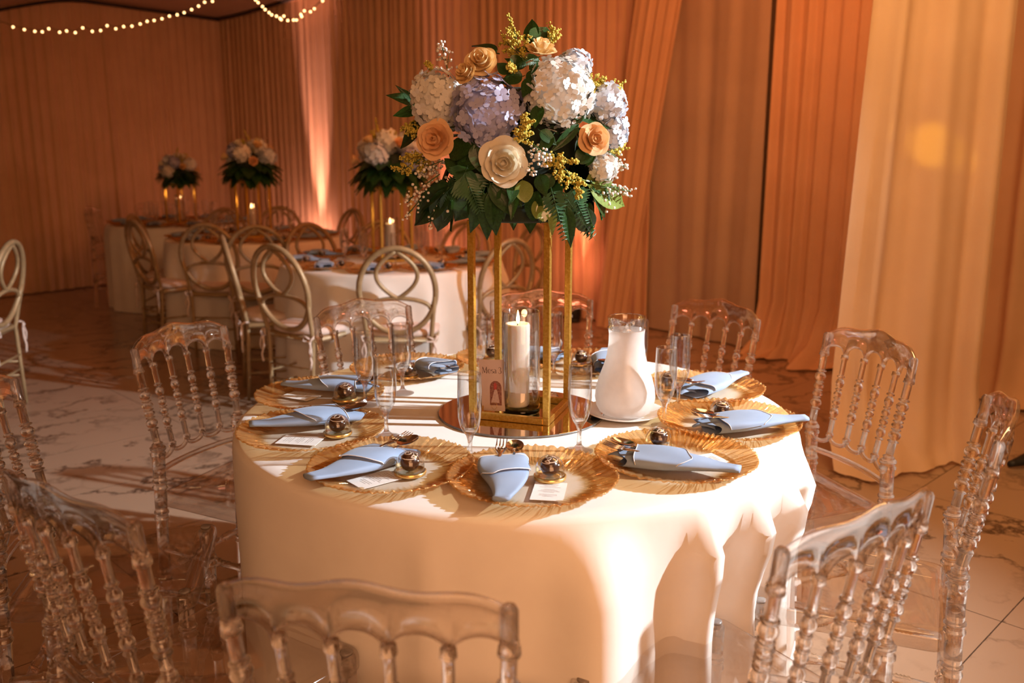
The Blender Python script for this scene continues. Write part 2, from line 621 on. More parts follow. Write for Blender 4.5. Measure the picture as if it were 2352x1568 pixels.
# ------------------------------------------------------------------ setting: floor, walls, ceiling, drapes
fl = MB().add(*box(-9, 6, -4, 12, -.06, -.0003)).build('floor', M['grout'], smooth=False)
tag(fl, 'polished white marble tile floor with dark veins', kind='structure')
A45 = math.radians(45)
ex, ey = Vector((math.cos(A45), math.sin(A45), 0)), Vector((-math.sin(A45), math.cos(A45), 0))
TX, TY = .885, .61            # spacing along ex, along ey
g0 = Vector((1.475, .32, 0))
tile_me = MB().add(*box(-TX / 2 + .0018, TX / 2 - .0018, -TY / 2 + .0018, TY / 2 - .0018, -.012, 0)).mesh('floor_tile', M['marble'], False)
nt_ = 0
for i in range(-9, 12):
    for j in range(-5, 20):
        c = g0 + ex * ((i + .5) * TX) + ey * ((j + .5) * TY)
        dep = c.y - CAM.y
        if dep < .1 or c.y > 9.3 or c.x < -6.2 or c.x > 3.2: continue
        if abs(c.x) > dep * .66 + .75: continue
        if nt_ >= 299: continue
        # keep inside the hall
        if (c - Vector((-3.5, 8.7, 0))).dot(Vector((-.636, -.772, 0))) < -.5: continue
        t = put(tile_me, 'floor_tile', fl, Matrix.Translation(c) @ Matrix.Rotation(A45, 4, 'Z'))
        nt_ += 1

CORNER = Vector((-3.5, 8.7, 0))
WB = Vector((.772, -.636, 0))          # along the back wall, to the right
WL = Vector((-.59, -.807, 0))          # along the left wall, to the left
NB = Vector((.636, .772, 0))
NL = Vector((-.807, .59, 0))
HC = 3.05


def wall(name, a, b, nrm, h, mat, off=.22, th=.1):
    a, b = a + nrm * off, b + nrm * off
    v = []
    for z in (0, h):
        for p in (a, b, b + nrm * th, a + nrm * th):
            v.append((p.x, p.y, z))
    f = [(0, 1, 5, 4), (1, 2, 6, 5), (2, 3, 7, 6), (3, 0, 4, 7), (4, 5, 6, 7), (3, 2, 1, 0)]
    return tag(MB().add(v, f).build(name, mat, smooth=False), kind='structure')


wall('wall_back', CORNER - WB * .3, CORNER + WB * 5.95, NB, HC + .3, M['wall'])
wall('wall_left', CORNER - WL * .3, CORNER + WL * 8.5, NL, HC + .3, M['wall'])
RW0, RW1 = Vector((1.0, 5.05, 0)), Vector((3.75, 1.5, 0))
RD = (RW1 - RW0).normalized()
RN = Vector((-RD.y, RD.x, 0))
RN = RN if RN.y > 0 else -RN
wall('wall_right', RW0 + RD * .1, RW1, RN, HC + .3, M['wall'], .25)


def drape(name, a, b, h, n_fold, amp, mat, label, seed, a2=None, b2=None, z0=.01, flare=.0, normal=None, cols=None, puddle=0.0, group=None):
    """hanging cloth from a..b at the top to a2..b2 at the bottom, pleated"""
    r = random.Random(seed)
    a2, b2 = a2 or a, b2 or b
    cols = cols or int(n_fold * 12)
    ph = [r.uniform(0, 6.28) for _ in range(6)]
    mod = [r.uniform(.25, 1.0) for _ in range(n_fold + 3)]
    d = (b - a).normalized()
    nrm = normal or Vector((-d.y, d.x, 0))
    zs = [h, h * .97, h * .85, h * .7, h * .55, h * .4, h * .25, h * .12, h * .05, z0 + .05, z0]
    rings = []
    for zi, z in enumerate(zs):
        t = 1 - z / h
        row = []
        for c in range(cols + 1):
            u = c / cols
            P = (a.lerp(b, u)).lerp(a2.lerp(b2, u), t ** .9)
            w = u * n_fold + .10 * math.sin(ph[0] + 5 * u + 1.3 * t) * (1 + t)
            k = int(w) % len(mod)
            k2 = (k + 1) % len(mod)
            fr = w - math.floor(w)
            am = amp * (mod[k] * (1 - fr) + mod[k2] * fr)
            s = math.sin(2 * PI * w) + .35 * math.sin(4.3 * PI * w + ph[1]) + .25 * math.sin(1.1 * PI * w + ph[2] + t)
            off = am * s * (.55 + .55 * t)
            off -= flare * t ** 3 * (1 + .4 * math.sin(7 * u + ph[3]))
            q = P + nrm * off
            zz = z
            if puddle and zi >= len(zs) - 3:
                kk = zi - (len(zs) - 3)
                q = q - nrm * puddle * (kk + 1) / 3 * (1 + .5 * math.sin(9 * u * n_fold / 4 + ph[4]))
                zz = max(.012, z0 + .05 * (2 - kk) * (1 + .5 * math.sin(13 * u + ph[5])) + .012 * math.sin(30 * u + kk))
            row.append((q.x, q.y, zz))
        rings.append(row)
    v, f = loft(rings, closed_ring=False)
    o = MB().add(v, f).build(name, mat)
    tag(o, label, 'drape', group)
    return o


# back wall panels (left to right)
pl = 5.85 / 4
lab = ['dim pleated drape on back wall next to the far corner', 'pleated drape on back wall washed by the brightest pink uplight',
       'reddish pleated drape behind the tall flower centrepiece', 'orange pleated drape at the right end of the back wall']
for i in range(4):
    a, b = CORNER + WB * (pl * i - .02), CORNER + WB * (pl * (i + 1) + .03)
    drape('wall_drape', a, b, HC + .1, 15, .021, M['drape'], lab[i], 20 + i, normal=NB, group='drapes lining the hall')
lab = ['dark pleated drape on left wall beside the far corner', 'dark brown pleated drape on left wall behind the clear chair',
       'darkest pleated drape at the left edge of the picture']
for i in range(3):
    a, b = CORNER + WL * (1.75 * i - .02), CORNER + WL * (1.75 * (i + 1) + .03)
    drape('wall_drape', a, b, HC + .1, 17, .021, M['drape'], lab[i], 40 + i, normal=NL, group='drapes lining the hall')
# right side
drape('lining_drape', RW0 - RD * .1, RW0 + RD * 1.13, HC + .1, 4, .018, M['drape_beige'], 'flat beige cloth panel right of the flowers', 51, normal=RN)
drape('sheer_drape', Vector((.95, 4.85, 0)), Vector((1.27, 4.5, 0)), HC + .1, 5, .011, M['drape'], 'gathered sheer drape pulled aside to the left of beige panel', 52,
      a2=Vector((.62, 5.0, 0)), b2=Vector((.86, 4.8, 0)), normal=RN)
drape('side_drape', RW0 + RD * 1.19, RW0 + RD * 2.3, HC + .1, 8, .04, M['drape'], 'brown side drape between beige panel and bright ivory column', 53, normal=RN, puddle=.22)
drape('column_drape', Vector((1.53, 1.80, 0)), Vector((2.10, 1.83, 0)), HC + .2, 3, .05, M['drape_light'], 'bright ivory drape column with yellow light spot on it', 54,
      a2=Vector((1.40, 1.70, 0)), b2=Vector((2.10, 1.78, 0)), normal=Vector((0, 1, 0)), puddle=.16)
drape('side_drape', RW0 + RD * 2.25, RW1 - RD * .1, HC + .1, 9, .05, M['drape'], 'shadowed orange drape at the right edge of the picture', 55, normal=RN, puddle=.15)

# ceiling: sagging fabric
cv, cf = [], []
nx, ny = 40, 40
for j in range(ny + 1):
    for i in range(nx + 1):
        s = -.5 + 8.0 * i / nx
        t = -.5 + 9.5 * j / ny
        P = CORNER + WB * s + WL * t
        z = 2.93 + .10 * smooth01((s - .2) / 2.0) + .05 * abs(math.sin(PI * s / 1.5)) * smooth01(t) - .32 * smooth01((t - 1.6) / 1.6) * (1 - smooth01((s - .6) / 1.8)) + .25 * smooth01((s + t - 4) / 4)
        cv.append((P.x, P.y, z))
for j in range(ny):
    for i in range(nx):
        k = j * (nx + 1) + i
        cf.append((k, k + nx + 1, k + nx + 2, k + 1))
tag(MB().add(cv, cf).build('ceiling', M['ceiling']), kind='structure')

# cable cornice where drapes meet ceiling
def trim(name, pts, r):
    return tag(MB().add(*tube(pts, r, 8)).build(name, M['wire']), kind='structure')


def ceil_z(s, t):
    return 2.93 + .10 * smooth01((s - .2) / 2.0) + .05 * abs(math.sin(PI * s / 1.5)) * smooth01(t) - .32 * smooth01((t - 1.6) / 1.6) * (1 - smooth01((s - .6) / 1.8))


trim('trim_1', [tuple((CORNER + WB * s - NB * .08)[:2]) + (ceil_z(s, 0) - .02,) for s in np.linspace(0.05, 5.8, 40)], .016)
trim('trim_2', [tuple((CORNER + WL * t - NL * .08)[:2]) + (ceil_z(0, t) - .02,) for t in np.linspace(0.05, 5.2, 40)], .016)

# uplights on the floor along the back wall, each with its own lamp
def uplight(px, label, energy, color, spread=20):
    k = (px - 1176) / F_PX - .0087
    # solve along the back wall
    s = (CORNER.x - k * (CORNER.y - CAM.y)) / (-WB.x + k * WB.y)
    P = CORNER + WB * s - NB * .14
    root = tag(empty('uplight', (P.x, P.y, 0)), label, 'uplight', 'uplights along the back wall')
    MB().add(*solid_lathe([(.05, .0), (.055, .01), (.055, .03), (.03, .035)], 20)).build('base', M['black'], root)
    MB().add(*solid_lathe([(.045, .03), (.06, .05), (.062, .15), (.058, .155)], 20)).build('housing', M['black'], root)
    MB().add(*solid_lathe([(.05, .152), (.05, .158), (.02, .16)], 20)).build('lens', M['lamp_lens'], root)
    T = P + NB * .16
    light('uplight_beam', 'SPOT', (P.x, P.y, .17), (T.x, T.y, 2.9), energy, color, spot_size=math.radians(spread), spot_blend=.9, shadow_soft_size=.03)
    light('uplight_glow', 'POINT', (P.x - NB.x * .1, P.y - NB.y * .1, .5), (0, 0, 0), energy * .008, color, shadow_soft_size=.1)


uplight(745, 'black floor uplight behind the oval-back chairs at left', 1100, (1.0, .46, .37))
uplight(1035, 'black floor uplight behind the gold flower stand', 360, (1.0, .36, .27))
uplight(1345, 'black floor uplight on the back wall, behind chair seen through gold stand', 330, (1.0, .27, .15), 30)

# ------------------------------------------------------------------ string lights
bulb_me = MB().add(*sphere(.0085, 8, 6)).mesh('bulb', M['bulb'])


def string_light(pxs, Y0, label):
    pts = [at_y(x, y, Y0) for x, y in pxs]
    root = tag(empty('string_light', pts[0]), label, 'string lights', 'string lights under the ceiling')
    root_m = Matrix.Translation(-pts[0])
    MB().add(*tube([p + Vector((0, 0, .012)) for p in pts], .0022, 5), m=root_m).build('cable', M['wire'], root)
    for p in pts:
        put(bulb_me, 'bulb', root, Matrix.Translation(p - pts[0]))


string_light([(-12, 48), (30, 62), (56, 68), (80, 72), (97, 73), (112, 66), (137, 74), (153, 71), (173, 75), (190, 64), (212, 72), (231, 70), (246, 59), (266, 66),
              (284, 61), (303, 60), (322, 55), (338, 49), (354, 47), (372, 43), (389, 37), (407, 34), (423, 29), (440, 22), (456, 14), (470, 5), (488, 3), (505, -8), (525, -18)], 5.6,
             'long swag of tiny warm bulbs at upper left')
string_light([(570, -12), (587, 0), (593, 6), (603, 15), (609, 22), (618, 29), (624, 34), (635, 37), (643, 42), (646, 45), (652, 37), (661, 47), (674, 46), (681, 46), (691, 33),
              (693, 38), (699, 25), (713, 27), (722, 20), (741, 2), (755, -12)], 5.4, 'short swag of tiny warm bulbs left of the flowers')

# ------------------------------------------------------------------ tables
def tablecloth(name, C, R, label, seed, push=None, folds=None, group=None, h=.76):
    r = random.Random(seed)
    n = 220
    v, f = [], []
    ph = [r.uniform(0, 6.28) for _ in range(5)]
    if folds is None:
        folds = [(a + r.uniform(-.1, .1), .10 + r.uniform(0, .06), r.uniform(.015, .04)) for a in np.linspace(0, 2 * PI, 16, endpoint=False)]

    def bulge(a):
        s = 0
        for fa, fw, fam in folds:
            d = (a - fa + PI) % (2 * PI) - PI
            s += fam * math.exp(-(d / fw) ** 2)
        return s
    prof = [(0, 0), (.5, 0), (.85, 0), (.95, 0), (.985, -.0012), (1.0, -.006), (1.006, -.016), (1.009, -.03)]
    for q in np.linspace(.06, h - .004, 16): prof.append((1.01, -q))
    m = len(prof)
    for i in range(n):
        a = 2 * PI * i / n
        for (k, z) in prof:
            rr = k * R
            if z < -.006:
                t = min(1, -z / h)
                rr += bulge(a) * smooth01((-z - .004) / .13) * (1 + .7 * t) + .012 * t * math.sin(3 * a + ph[0]) + .005 * t * math.sin(11 * a + ph[1])
                if push: rr += push(a) * smooth01(-z / .3)
            v.append((C[0] + rr * math.cos(a), C[1] + rr * math.sin(a), h + z))
    for i in range(n):
        j = (i + 1) % n
        for k in range(m - 1):
            f.append((i * m + k, i * m + k + 1, j * m + k + 1, j * m + k))
    o = MB().add(v, f).build(name, M['cloth'])
    tag(o, label, 'tablecloth', group)
    return o


def main_push(a):
    d = math.degrees(a) % 360
    # the cloth is pressed in by the chair seats on the right and front right
    return -.075 * smooth01((d - 285) / 30) * (1 - smooth01((d - 352) / 20))


mf = []
for deg, w, am in [(-20, .07, .06), (-33, .05, .07), (-45, .05, .065), (-58, .05, .06), (-78, .10, .062), (-103, .05, .014), (-140, .25, .012), (170, .12, .02),
                   (140, .1, .03), (110, .1, .03), (80, .1, .03), (50, .1, .03), (20, .1, .03), (0, .06, .03)]:
    mf.append((math.radians(deg), w, am))
TZ = .76
tablecloth('tablecloth', (0, 0), .682, 'floor-length white cloth on the round table in front', 3, main_push, mf)
# fold seam seen on the front of the cloth
BGT = [(-.76, 3.2, .66), (-2.06, 4.78, .66), (-3.18, 6.25, .66)]
bl = ['floor-length white cloth on the nearest background table', 'white cloth on the middle background table', 'dim cloth on the farthest table in the corner']
for i, (x, y, R) in enumerate(BGT):
    tablecloth('tablecloth', (x, y), R, bl[i], 60 + i)

# ------------------------------------------------------------------ clear napoleon chair
def spindle_profile(r0, rb, L):
    """plain shaft, rings, beads, rings, plain shaft; z from 0 to L"""
    P = []

    def shaft(z0, z1, r): P.extend([(r, z0), (r, z1)])

    def bead(z0, z1, r, n=6):
        for k in range(n + 1):
            t = k / n
            P.append((r0 * .72 + (r - r0 * .72) * math.sin(PI * t) ** .7, z0 + (z1 - z0) * t))
    shaft(0, .02 * L, r0 * 1.35); shaft(.03 * L, .04 * L, r0 * 1.5)
    shaft(.055 * L, .21 * L, r0)
    bead(.215 * L, .245 * L, rb * .95, 4)
    bead(.25 * L, .36 * L, rb, 7)
    bead(.365 * L, .39 * L, rb * .85, 4)
    bead(.395 * L, .46 * L, rb * .95, 6)
    bead(.465 * L, .49 * L, rb * .9, 4)
    bead(.495 * L, .57 * L, rb * .95, 6)
    bead(.575 * L, .60 * L, rb * .85, 4)
    bead(.605 * L, .72 * L, rb, 7)
    bead(.725 * L, .76 * L, rb * .95, 4)
    shaft(.77 * L, .94 * L, r0)
    shaft(.955 * L, .965 * L, r0 * 1.45); shaft(.975 * L, 1.0 * L, r0 * 1.35)
    return P


def leg_profile(L, r_top, r_bot, rings=()):
    P = [(r_bot * .9, 0), (r_bot, .004)]
    pts = sorted(rings)
    for z in pts:
        r = r_bot + (r_top - r_bot) * z / L
        P += [(r, z - .014), (r * 1.22, z - .011), (r * 1.22, z - .006), (r * 1.02, z - .003), (r * 1.02, z + .003), (r * 1.22, z + .006), (r * 1.22, z + .011), (r, z + .014)]
    P += [(r_top, L - .002), (r_top * .92, L)]
    return P


def between(p, q):
    """matrix that takes the z axis segment 0..1*length to p->q"""
    p, q = Vector(p), Vector(q)
    return frame(p, q - p, (0, 1, 0) if abs((q - p).normalized().y) < .9 else (0, 0, 1)), (q - p).length


def build_napoleon():
    root = empty('clear_chair')
    ac = M['acrylic']
    # seat: shallow tray with a rounded rim, wider at the front
    def outline(inset, z, nseg=6):
        pts = []
        hw_f, hw_r, dy = .205 - inset, .185 - inset, .20 - inset
        for cx, cy, a0 in ((hw_f, dy, 0), (-hw_f, dy, 90), (-hw_r, -dy, 180), (hw_r, -dy, 270)):
            rad = .035
            ox, oy = cx - math.copysign(rad, cx), cy - math.copysign(rad, cy)
            for k in range(nseg + 1):
                a = math.radians(a0 + 90 * k / nseg)
                pts.append((ox + rad * math.cos(a), oy + rad * math.sin(a), z))
        return pts
    rings = [outline(.030, .462), outline(.022, .466), outline(.010, .470), outline(.002, .468), outline(0, .460), outline(0, .442), outline(.004, .434), outline(.012, .432)]
    v, f = loft(rings)
    n = len(rings[0])
    f.append(tuple(range(n))[::-1])
    f.append(tuple((len(rings) - 1) * n + k for k in range(n)))
    MB().add(v, f).build('seat', M['acrylic_thin'], root)
    # front legs with smoky plugs on top
    for s in (-1, 1):
        L = .462
        m, _ = between((s * .183, .178, 0), (s * .178, .172, L))
        lg = MB().add(*solid_lathe(leg_profile(L, .0185, .0125, (.12, .24, .38)), 14), m=m).build('leg', ac, root)
        MB().add(*solid_lathe([(.0125, .468), (.0125, .472), (.009, .473)], 14), m=Matrix.Translation((s * .178, .172, 0))).build('plug', M['plug'], lg)
    # rear legs run up to the turned part of the stile
    for s in (-1, 1):
        L = .61
        m, L2 = between((s * .165, -.225, 0), (s * .168, -.20, .60))
        MB().add(*solid_lathe(leg_profile(L2, .0185, .0145, (.20, .40, .49, .585)), 14), m=m).build('leg', ac, root)
        m, L2 = between((s * .168, -.20, .598), (s * .180, -.236, .812))
        MB().add(*solid_lathe(spindle_profile(.0105, .0165, L2), 14), m=m).build('stile', ac, root)
    # four turned spindles
    Lsp = .222
    sp = MB().add(*solid_lathe(spindle_profile(.0078, .0125, Lsp), 12)).mesh('spindle', ac)
    for u in (-.6, -.2, .2, .6):
        p = Vector((.165 * u, -.196 - .026 * (1 - u * u), .575 + .006 * (1 - u * u)))
        q = Vector((.180 * u, -.234 - .032 * (1 - u * u), .806 + .012 * (1 - u * u)))
        m, L2 = between(p, q)
        put(sp, 'spindle', root, m @ Matrix.Diagonal((1, 1, L2 / Lsp, 1)))
    # crest rail
    rings = []
    NS = 100
    for k in range(NS + 1):
        u = -1 + 2 * k / NS
        x = .186 * u
        y = -.236 - .034 * (1 - u * u)
        zt = .868 + .034 * (1 - abs(u) ** 2.4) + .0045 * math.cos(2.6 * PI * u)
        cell = ((u + 1) / .4) % 1.0
        arch = math.sqrt(max(0, 1 - (2 * cell - 1) ** 2))
        zb = .797 + .014 * (1 - u * u) + .030 * arch
        e = 1 - smooth01((abs(u) - .965) / .035) * .5
        lean = .0
        prof = [(0, zt), (.0052, zt - .003), (.0065, zt - .007), (.0045, zt - .013), (.0040, (zt + zb) / 2 + .004), (.0045, zb + .014), (.0082, zb + .009), (.0082, zb + .003), (.004, zb)]
        ring = [(x, y + w * e - (z - .80) * .12, z) for w, z in prof] + [(x, y - w * e - (z - .80) * .12, z) for w, z in prof[::-1][:-1]]
        rings.append(ring)
    v, f = loft(rings, cap=True)
    cr = MB().add(v, f).build('crest_rail', M['acrylic_rail'], root)
    for s in (-1, 1):
        m, L2 = between((s * .180, -.235, .80), (s * .181, -.244, .868))
        MB().add(*solid_lathe([(.010, 0), (.0125, .003), (.0125, .02), (.0115, .022), (.0115, L2 - .006), (.008, L2)], 14), m=m).build('corner_post', ac, cr)
    # scalloped lower rail and plain bar under it
    pts = []
    for k in range(81):
        u = -1 + 2 * k / 80
        cell = ((u + 1) / .4) % 1.0
        arch = math.sqrt(max(0, 1 - (2 * cell - 1) ** 2))
        pts.append((.166 * u, -.196 - .026 * (1 - u * u), .578 + .006 * (1 - u * u) - .020 * arch))
    MB().add(*tube(pts, .0062, 8)).build('lower_rail', ac, root)
    pts = [(.166 * u, -.201 - .024 * (1 - u * u), .528) for u in np.linspace(-1, 1, 17)]
    v, f = tube(pts, .0085, 8)
    MB().add(v, f).build('back_bar', ac, root)
    # stretchers
    def stretcher(p, q):
        m, L = between(p, q)
        P = [(.0085, 0)]
        for c in (.22, .5, .78):
            P += [(.0095, c * L - .02), (.013, c * L - .014), (.010, c * L - .009), (.013, c * L - .004), (.0102, c * L), (.013, c * L + .004), (.010, c * L + .009), (.013, c * L + .014), (.0095, c * L + .02)]
        P += [(.0085, L)]
        MB().add(*solid_lathe(P, 10), m=m).build('stretcher', ac, root)
    for s in (-1, 1):
        stretcher((s * .180, .172, .30), (s * .167, -.205, .30))
        stretcher((s * .181, .174, .17), (s * .166, -.213, .17))
    stretcher((-.179, .174, .235), (.179, .174, .235))
    stretcher((-.166, -.21, .235), (.166, -.21, .235))
    return root


M['acrylic_rail'] = clear_solid('clear_acrylic_rail', (.985, .965, .95), 1.47, .5, .015)
nap = build_napoleon()
index_kids()
nap_used = [False]


def place_nap(mid, out_deg, label, group='clear chairs around the front table'):
    o = math.radians(out_deg)
    outv = Vector((math.cos(o), math.sin(o), 0))
    c = nap if not nap_used[0] else copy_tree(nap)
    nap_used[0] = True
    P = Vector((mid[0], mid[1], 0)) - outv * .24
    c.location = P
    c.rotation_euler = (0, 0, o + PI - PI / 2)
    c.scale = (.965, .965, 1.014)
    tag(c, label, 'chair', group)
    return c


place_nap((-.177, -1.20), -98, 'clear turned chair at bottom centre, its back to the camera')
place_nap((-.685, -.895), -124, 'clear turned chair at lower left corner, cropped by the frame')
place_nap((-1.14, -.335), -168, 'clear turned chair at left edge, only half its back in frame')
place_nap((-.963, .322), 157, 'whole clear turned chair left of the table, beside blue napkins')
place_nap((-.513, .752), 130, 'clear turned chair behind the table, left of the gold stand')
place_nap((.086, .985), 94, 'clear turned chair seen through the gold stand posts')
place_nap((.657, .749), 38, 'clear turned chair behind the table, in front of beige panel')
place_nap((.97, .234), 18, 'clear turned chair right of table in front of ivory drape')
place_nap((.955, -.455), -24, 'clear turned chair at right edge seen almost side-on')
place_nap((.501, -.965), -54, 'clear turned chair at lower right corner with slanting top rail')
place_nap((-3.98, 6.15), 185, 'dim clear chair beside the farthest table in the corner', 'clear chairs at the farthest table')
place_nap((-3.75, 7.0), 130, 'dim clear chair behind the farthest table by the left wall', 'clear chairs at the farthest table')

# ------------------------------------------------------------------ oval-back chair (champagne)
def build_oval():
    root = empty('oval_back_chair')
    mt = M['champagne']
    a_, b_ = .195, .225
    zc, lean = .705, .22

    def bp(x, z): return (x, -.195 - (z - .46) * lean, z)
    pts = []
    for k in range(48):
        a = 2 * PI * k / 48
        w = a_ * math.cos(a) * (1 - .10 * math.sin(a) * -1 * 0)
        pts.append(bp(w, zc + b_ * math.sin(a)))
    v, f = tube(pts, .0155, 8, closed=True)
    MB().add(v, f).build('oval_frame', mt, root)
    for s in (-1, 1):
        pl_ = []
        for k in range(33):
            t = k / 32
            z = zc + b_ * .93 - t * (b_ * 1.52)
            if t < .72:
                x = s * .105 * math.sin(PI * t / .72) ** .85
            else:
                q = (t - .72) / .28
                x = -s * .165 * math.sin(q * PI / 2) ** 1.0
                z = zc + b_ * .93 - .72 * b_ * 1.52 - (1 - math.cos(q * PI / 2)) * .055
            pl_.append(bp(x, z))
        MB().add(*tube(pl_, .0115, 8)).build('back_loop', mt, root)
    for s in (-1, 1):
        P = [(s * .150, -.215, .0), (s * .160, -.203, .25), (s * .165, -.196, .44), (s * .178, -.225, .58), (s * .192, -.248, .68)]
        MB().add(*tube(P, [.010, .0115, .0125, .0125, .012], 8)).build('leg', mt, root)
        P = [(s * .175, .195, 0), (s * .178, .185, .25), (s * .180, .178, .44)]
        MB().add(*tube(P, [.009, .011, .0125], 8)).build('leg', mt, root)
        for z in (.16, .24):
            MB().add(*tube([(s * .17, .185, z), (s * .157, -.205, z)], .0065, 6)).build('stretcher', mt, root)
    for z in (.20, .28):
        MB().add(*tube([(-.177, .186, z), (.177, .186, z)], .0065, 6)).build('stretcher', mt, root)
        MB().add(*tube([(-.158, -.205, z), (.158, -.205, z)], .0065, 6)).build('stretcher', mt, root)
    MB().add(*bevbox(-.195, .195, -.20, .20, .425, .455, .008)).build('seat_frame', mt, root)
    rings = []
    for z, k in ((.455, .93), (.462, .99), (.478, 1.0), (.492, .96), (.500, .80), (.503, .45), (.504, .1)):
        ring = []
        for i in range(28):
            a = 2 * PI * i / 28
            c, s = math.cos(a), math.sin(a)
            p = 3.6
            d = (abs(c) ** p + abs(s) ** p) ** (-1 / p)
            ring.append((.20 * k * d * c, .20 * k * d * s, z))
        rings.append(ring)
    cu = MB().add(*loft(rings, cap=True)).build('cushion', M['cushion'], root)
    for s in (-1, 1):
        x, y = s * .178, -.215
        P1 = [(x, y + .02, .46), (x + s * .02, y, .465), (x + s * .012, y - .02, .45), (x, y - .015, .43), (x - s * .006, y - .018, .38), (x + s * .01, y - .02, .33), (x, y - .02, .29)]
        MB().add(*tube(P1, .006, 5)).build('ribbon_tie', M['cushion'], cu)
        P2 = [(x, y - .015, .45), (x - s * .03, y - .03, .47), (x - s * .035, y - .03, .44), (x, y - .02, .44), (x + s * .015, y - .025, .40), (x + s * .012, y - .02, .36)]
        MB().add(*tube(P2, .005, 5)).build('ribbon_tie', M['cushion'], cu)
    return root


ovl = build_oval()
index_kids()
ovl_used = [False]


def place_oval(top, face, label, group):
    c = ovl if not ovl_used[0] else copy_tree(ovl)
    ovl_used[0] = True
    d = Vector((face[0] - top[0], face[1] - top[1], 0)).normalized()
    P = Vector((top[0], top[1], 0)) + d * .27
    c.location = P
    c.rotation_euler = (0, 0, math.atan2(d.y, d.x) - PI / 2)
    tag(c, label, 'chair', group)


T1, T2, T3 = [(x, y) for x, y, R in BGT]
G1, G2, G3 = 'oval-back chairs at the nearest background table', 'oval-back chairs at the middle background table', 'oval-back chairs elsewhere'
for top, face, lb, g in [
    ((-.615, 2.30), (-.65, 3.2), 'champagne oval-back chair left of gold stand, back square to camera', G1),
    ((-1.25, 2.40), (-.80, 3.1), 'champagne oval-back chair with white cushion, turned three-quarters to the right', G1),
    ((-1.66, 2.90), (-.76, 3.25), 'champagne oval-back chair seen edge-on, left of the white-cushioned one', G1),
    ((-1.40, 3.80), T1, 'oval-back chair at far left of nearest background table, behind blue napkins', G1),
    ((-.05, 2.72), (-.55, 3.25), 'champagne oval-back chair seen between the gold stand posts', G1),
    ((-.36, 3.98), T1, 'oval-back chair behind nearest background table, dark against pink drape', G1),
    ((-.95, 4.05), T1, 'pale oval-back chair behind candle of the nearest background table', G1),
    ((.10, 3.72), T1, 'brown oval-back chair just right of the gold stand, against red drape', G1),
    ((-1.72, 3.66), T2, 'oval-back chair behind the edge-on one, facing the middle table', G2),
    ((-2.10, 3.82), T2, 'oval-back chair in front of middle background table, back square to camera', G2),
    ((-2.70, 4.12), T2, 'oval-back chair at front left of middle table, turned three-quarters', G2),
    ((-2.96, 4.72), T2, 'dark oval-back chair at left end of middle table, seen edge-on', G2),
    ((-2.12, 5.72), T2, 'dim oval-back chair behind the middle background table', G2),
    ((-1.42, 5.40), T2, 'oval-back chair silhouetted against the brightest pink uplight', G2),
    ((-2.55, 5.55), T3, 'dim oval-back chair between the middle and farthest tables', G3),
    ((-2.74, 2.58), (-3.7, 2.45), 'gold oval-back chair cut off by the left edge of the picture', G3),
]:
    place_oval(top, face, lb, g)

# ------------------------------------------------------------------ table top: mirror, stand, vase, candle, card, jug
STC = Vector((.012, -.035, 0))
MZ = TZ + .006
rt = tag(empty('mirror_disc', (STC.x, STC.y, TZ)), 'round mirror plate under the gold flower stand', 'mirror')
MB().add(*solid_lathe([(.203, .001), (.206, .002), (.206, .0052), (.2045, .0058)], 72)).build('bevelled_edge', M['mirror_edge'], rt)
MB().add(*solid_lathe([(.2045, .0056), (.204, .006)], 72)).build('mirror_face', M['mirror'], rt, smooth=False)

SROT = math.radians(-18)
STAND_H = .475
st = tag(empty('flower_stand', (STC.x, STC.y, MZ), SROT), 'tall square gold metal stand carrying the front centrepiece', 'stand', 'gold flower stands')
hs, pw = .0925, .0078
post_me = MB().add(*bevbox(-pw, pw, -pw, pw, 0, STAND_H, .0012)).mesh('post', M['gold'], False)
bar_me = MB().add(*bevbox(-hs + pw, hs - pw, -pw, pw, 0, pw * 2, .0012)).mesh('base_bar', M['gold'], False)
for sx in (-1, 1):
    for sy in (-1, 1):
        put(post_me, 'post', st, Matrix.Translation((sx * hs, sy * hs, 0)))
for z, nm in ((0.0005, 'base_bar'),):
    for k in range(4):
        put(bar_me, nm, st, Matrix.Rotation(k * PI / 2, 4, 'Z') @ Matrix.Translation((0, -hs, z)))
MB().add(*solid_lathe([(.10, STAND_H - .004), (.125, STAND_H + .002), (.125, STAND_H + .05), (.09, STAND_H + .055)], 24)).build('flower_tray', M['foam'], st)


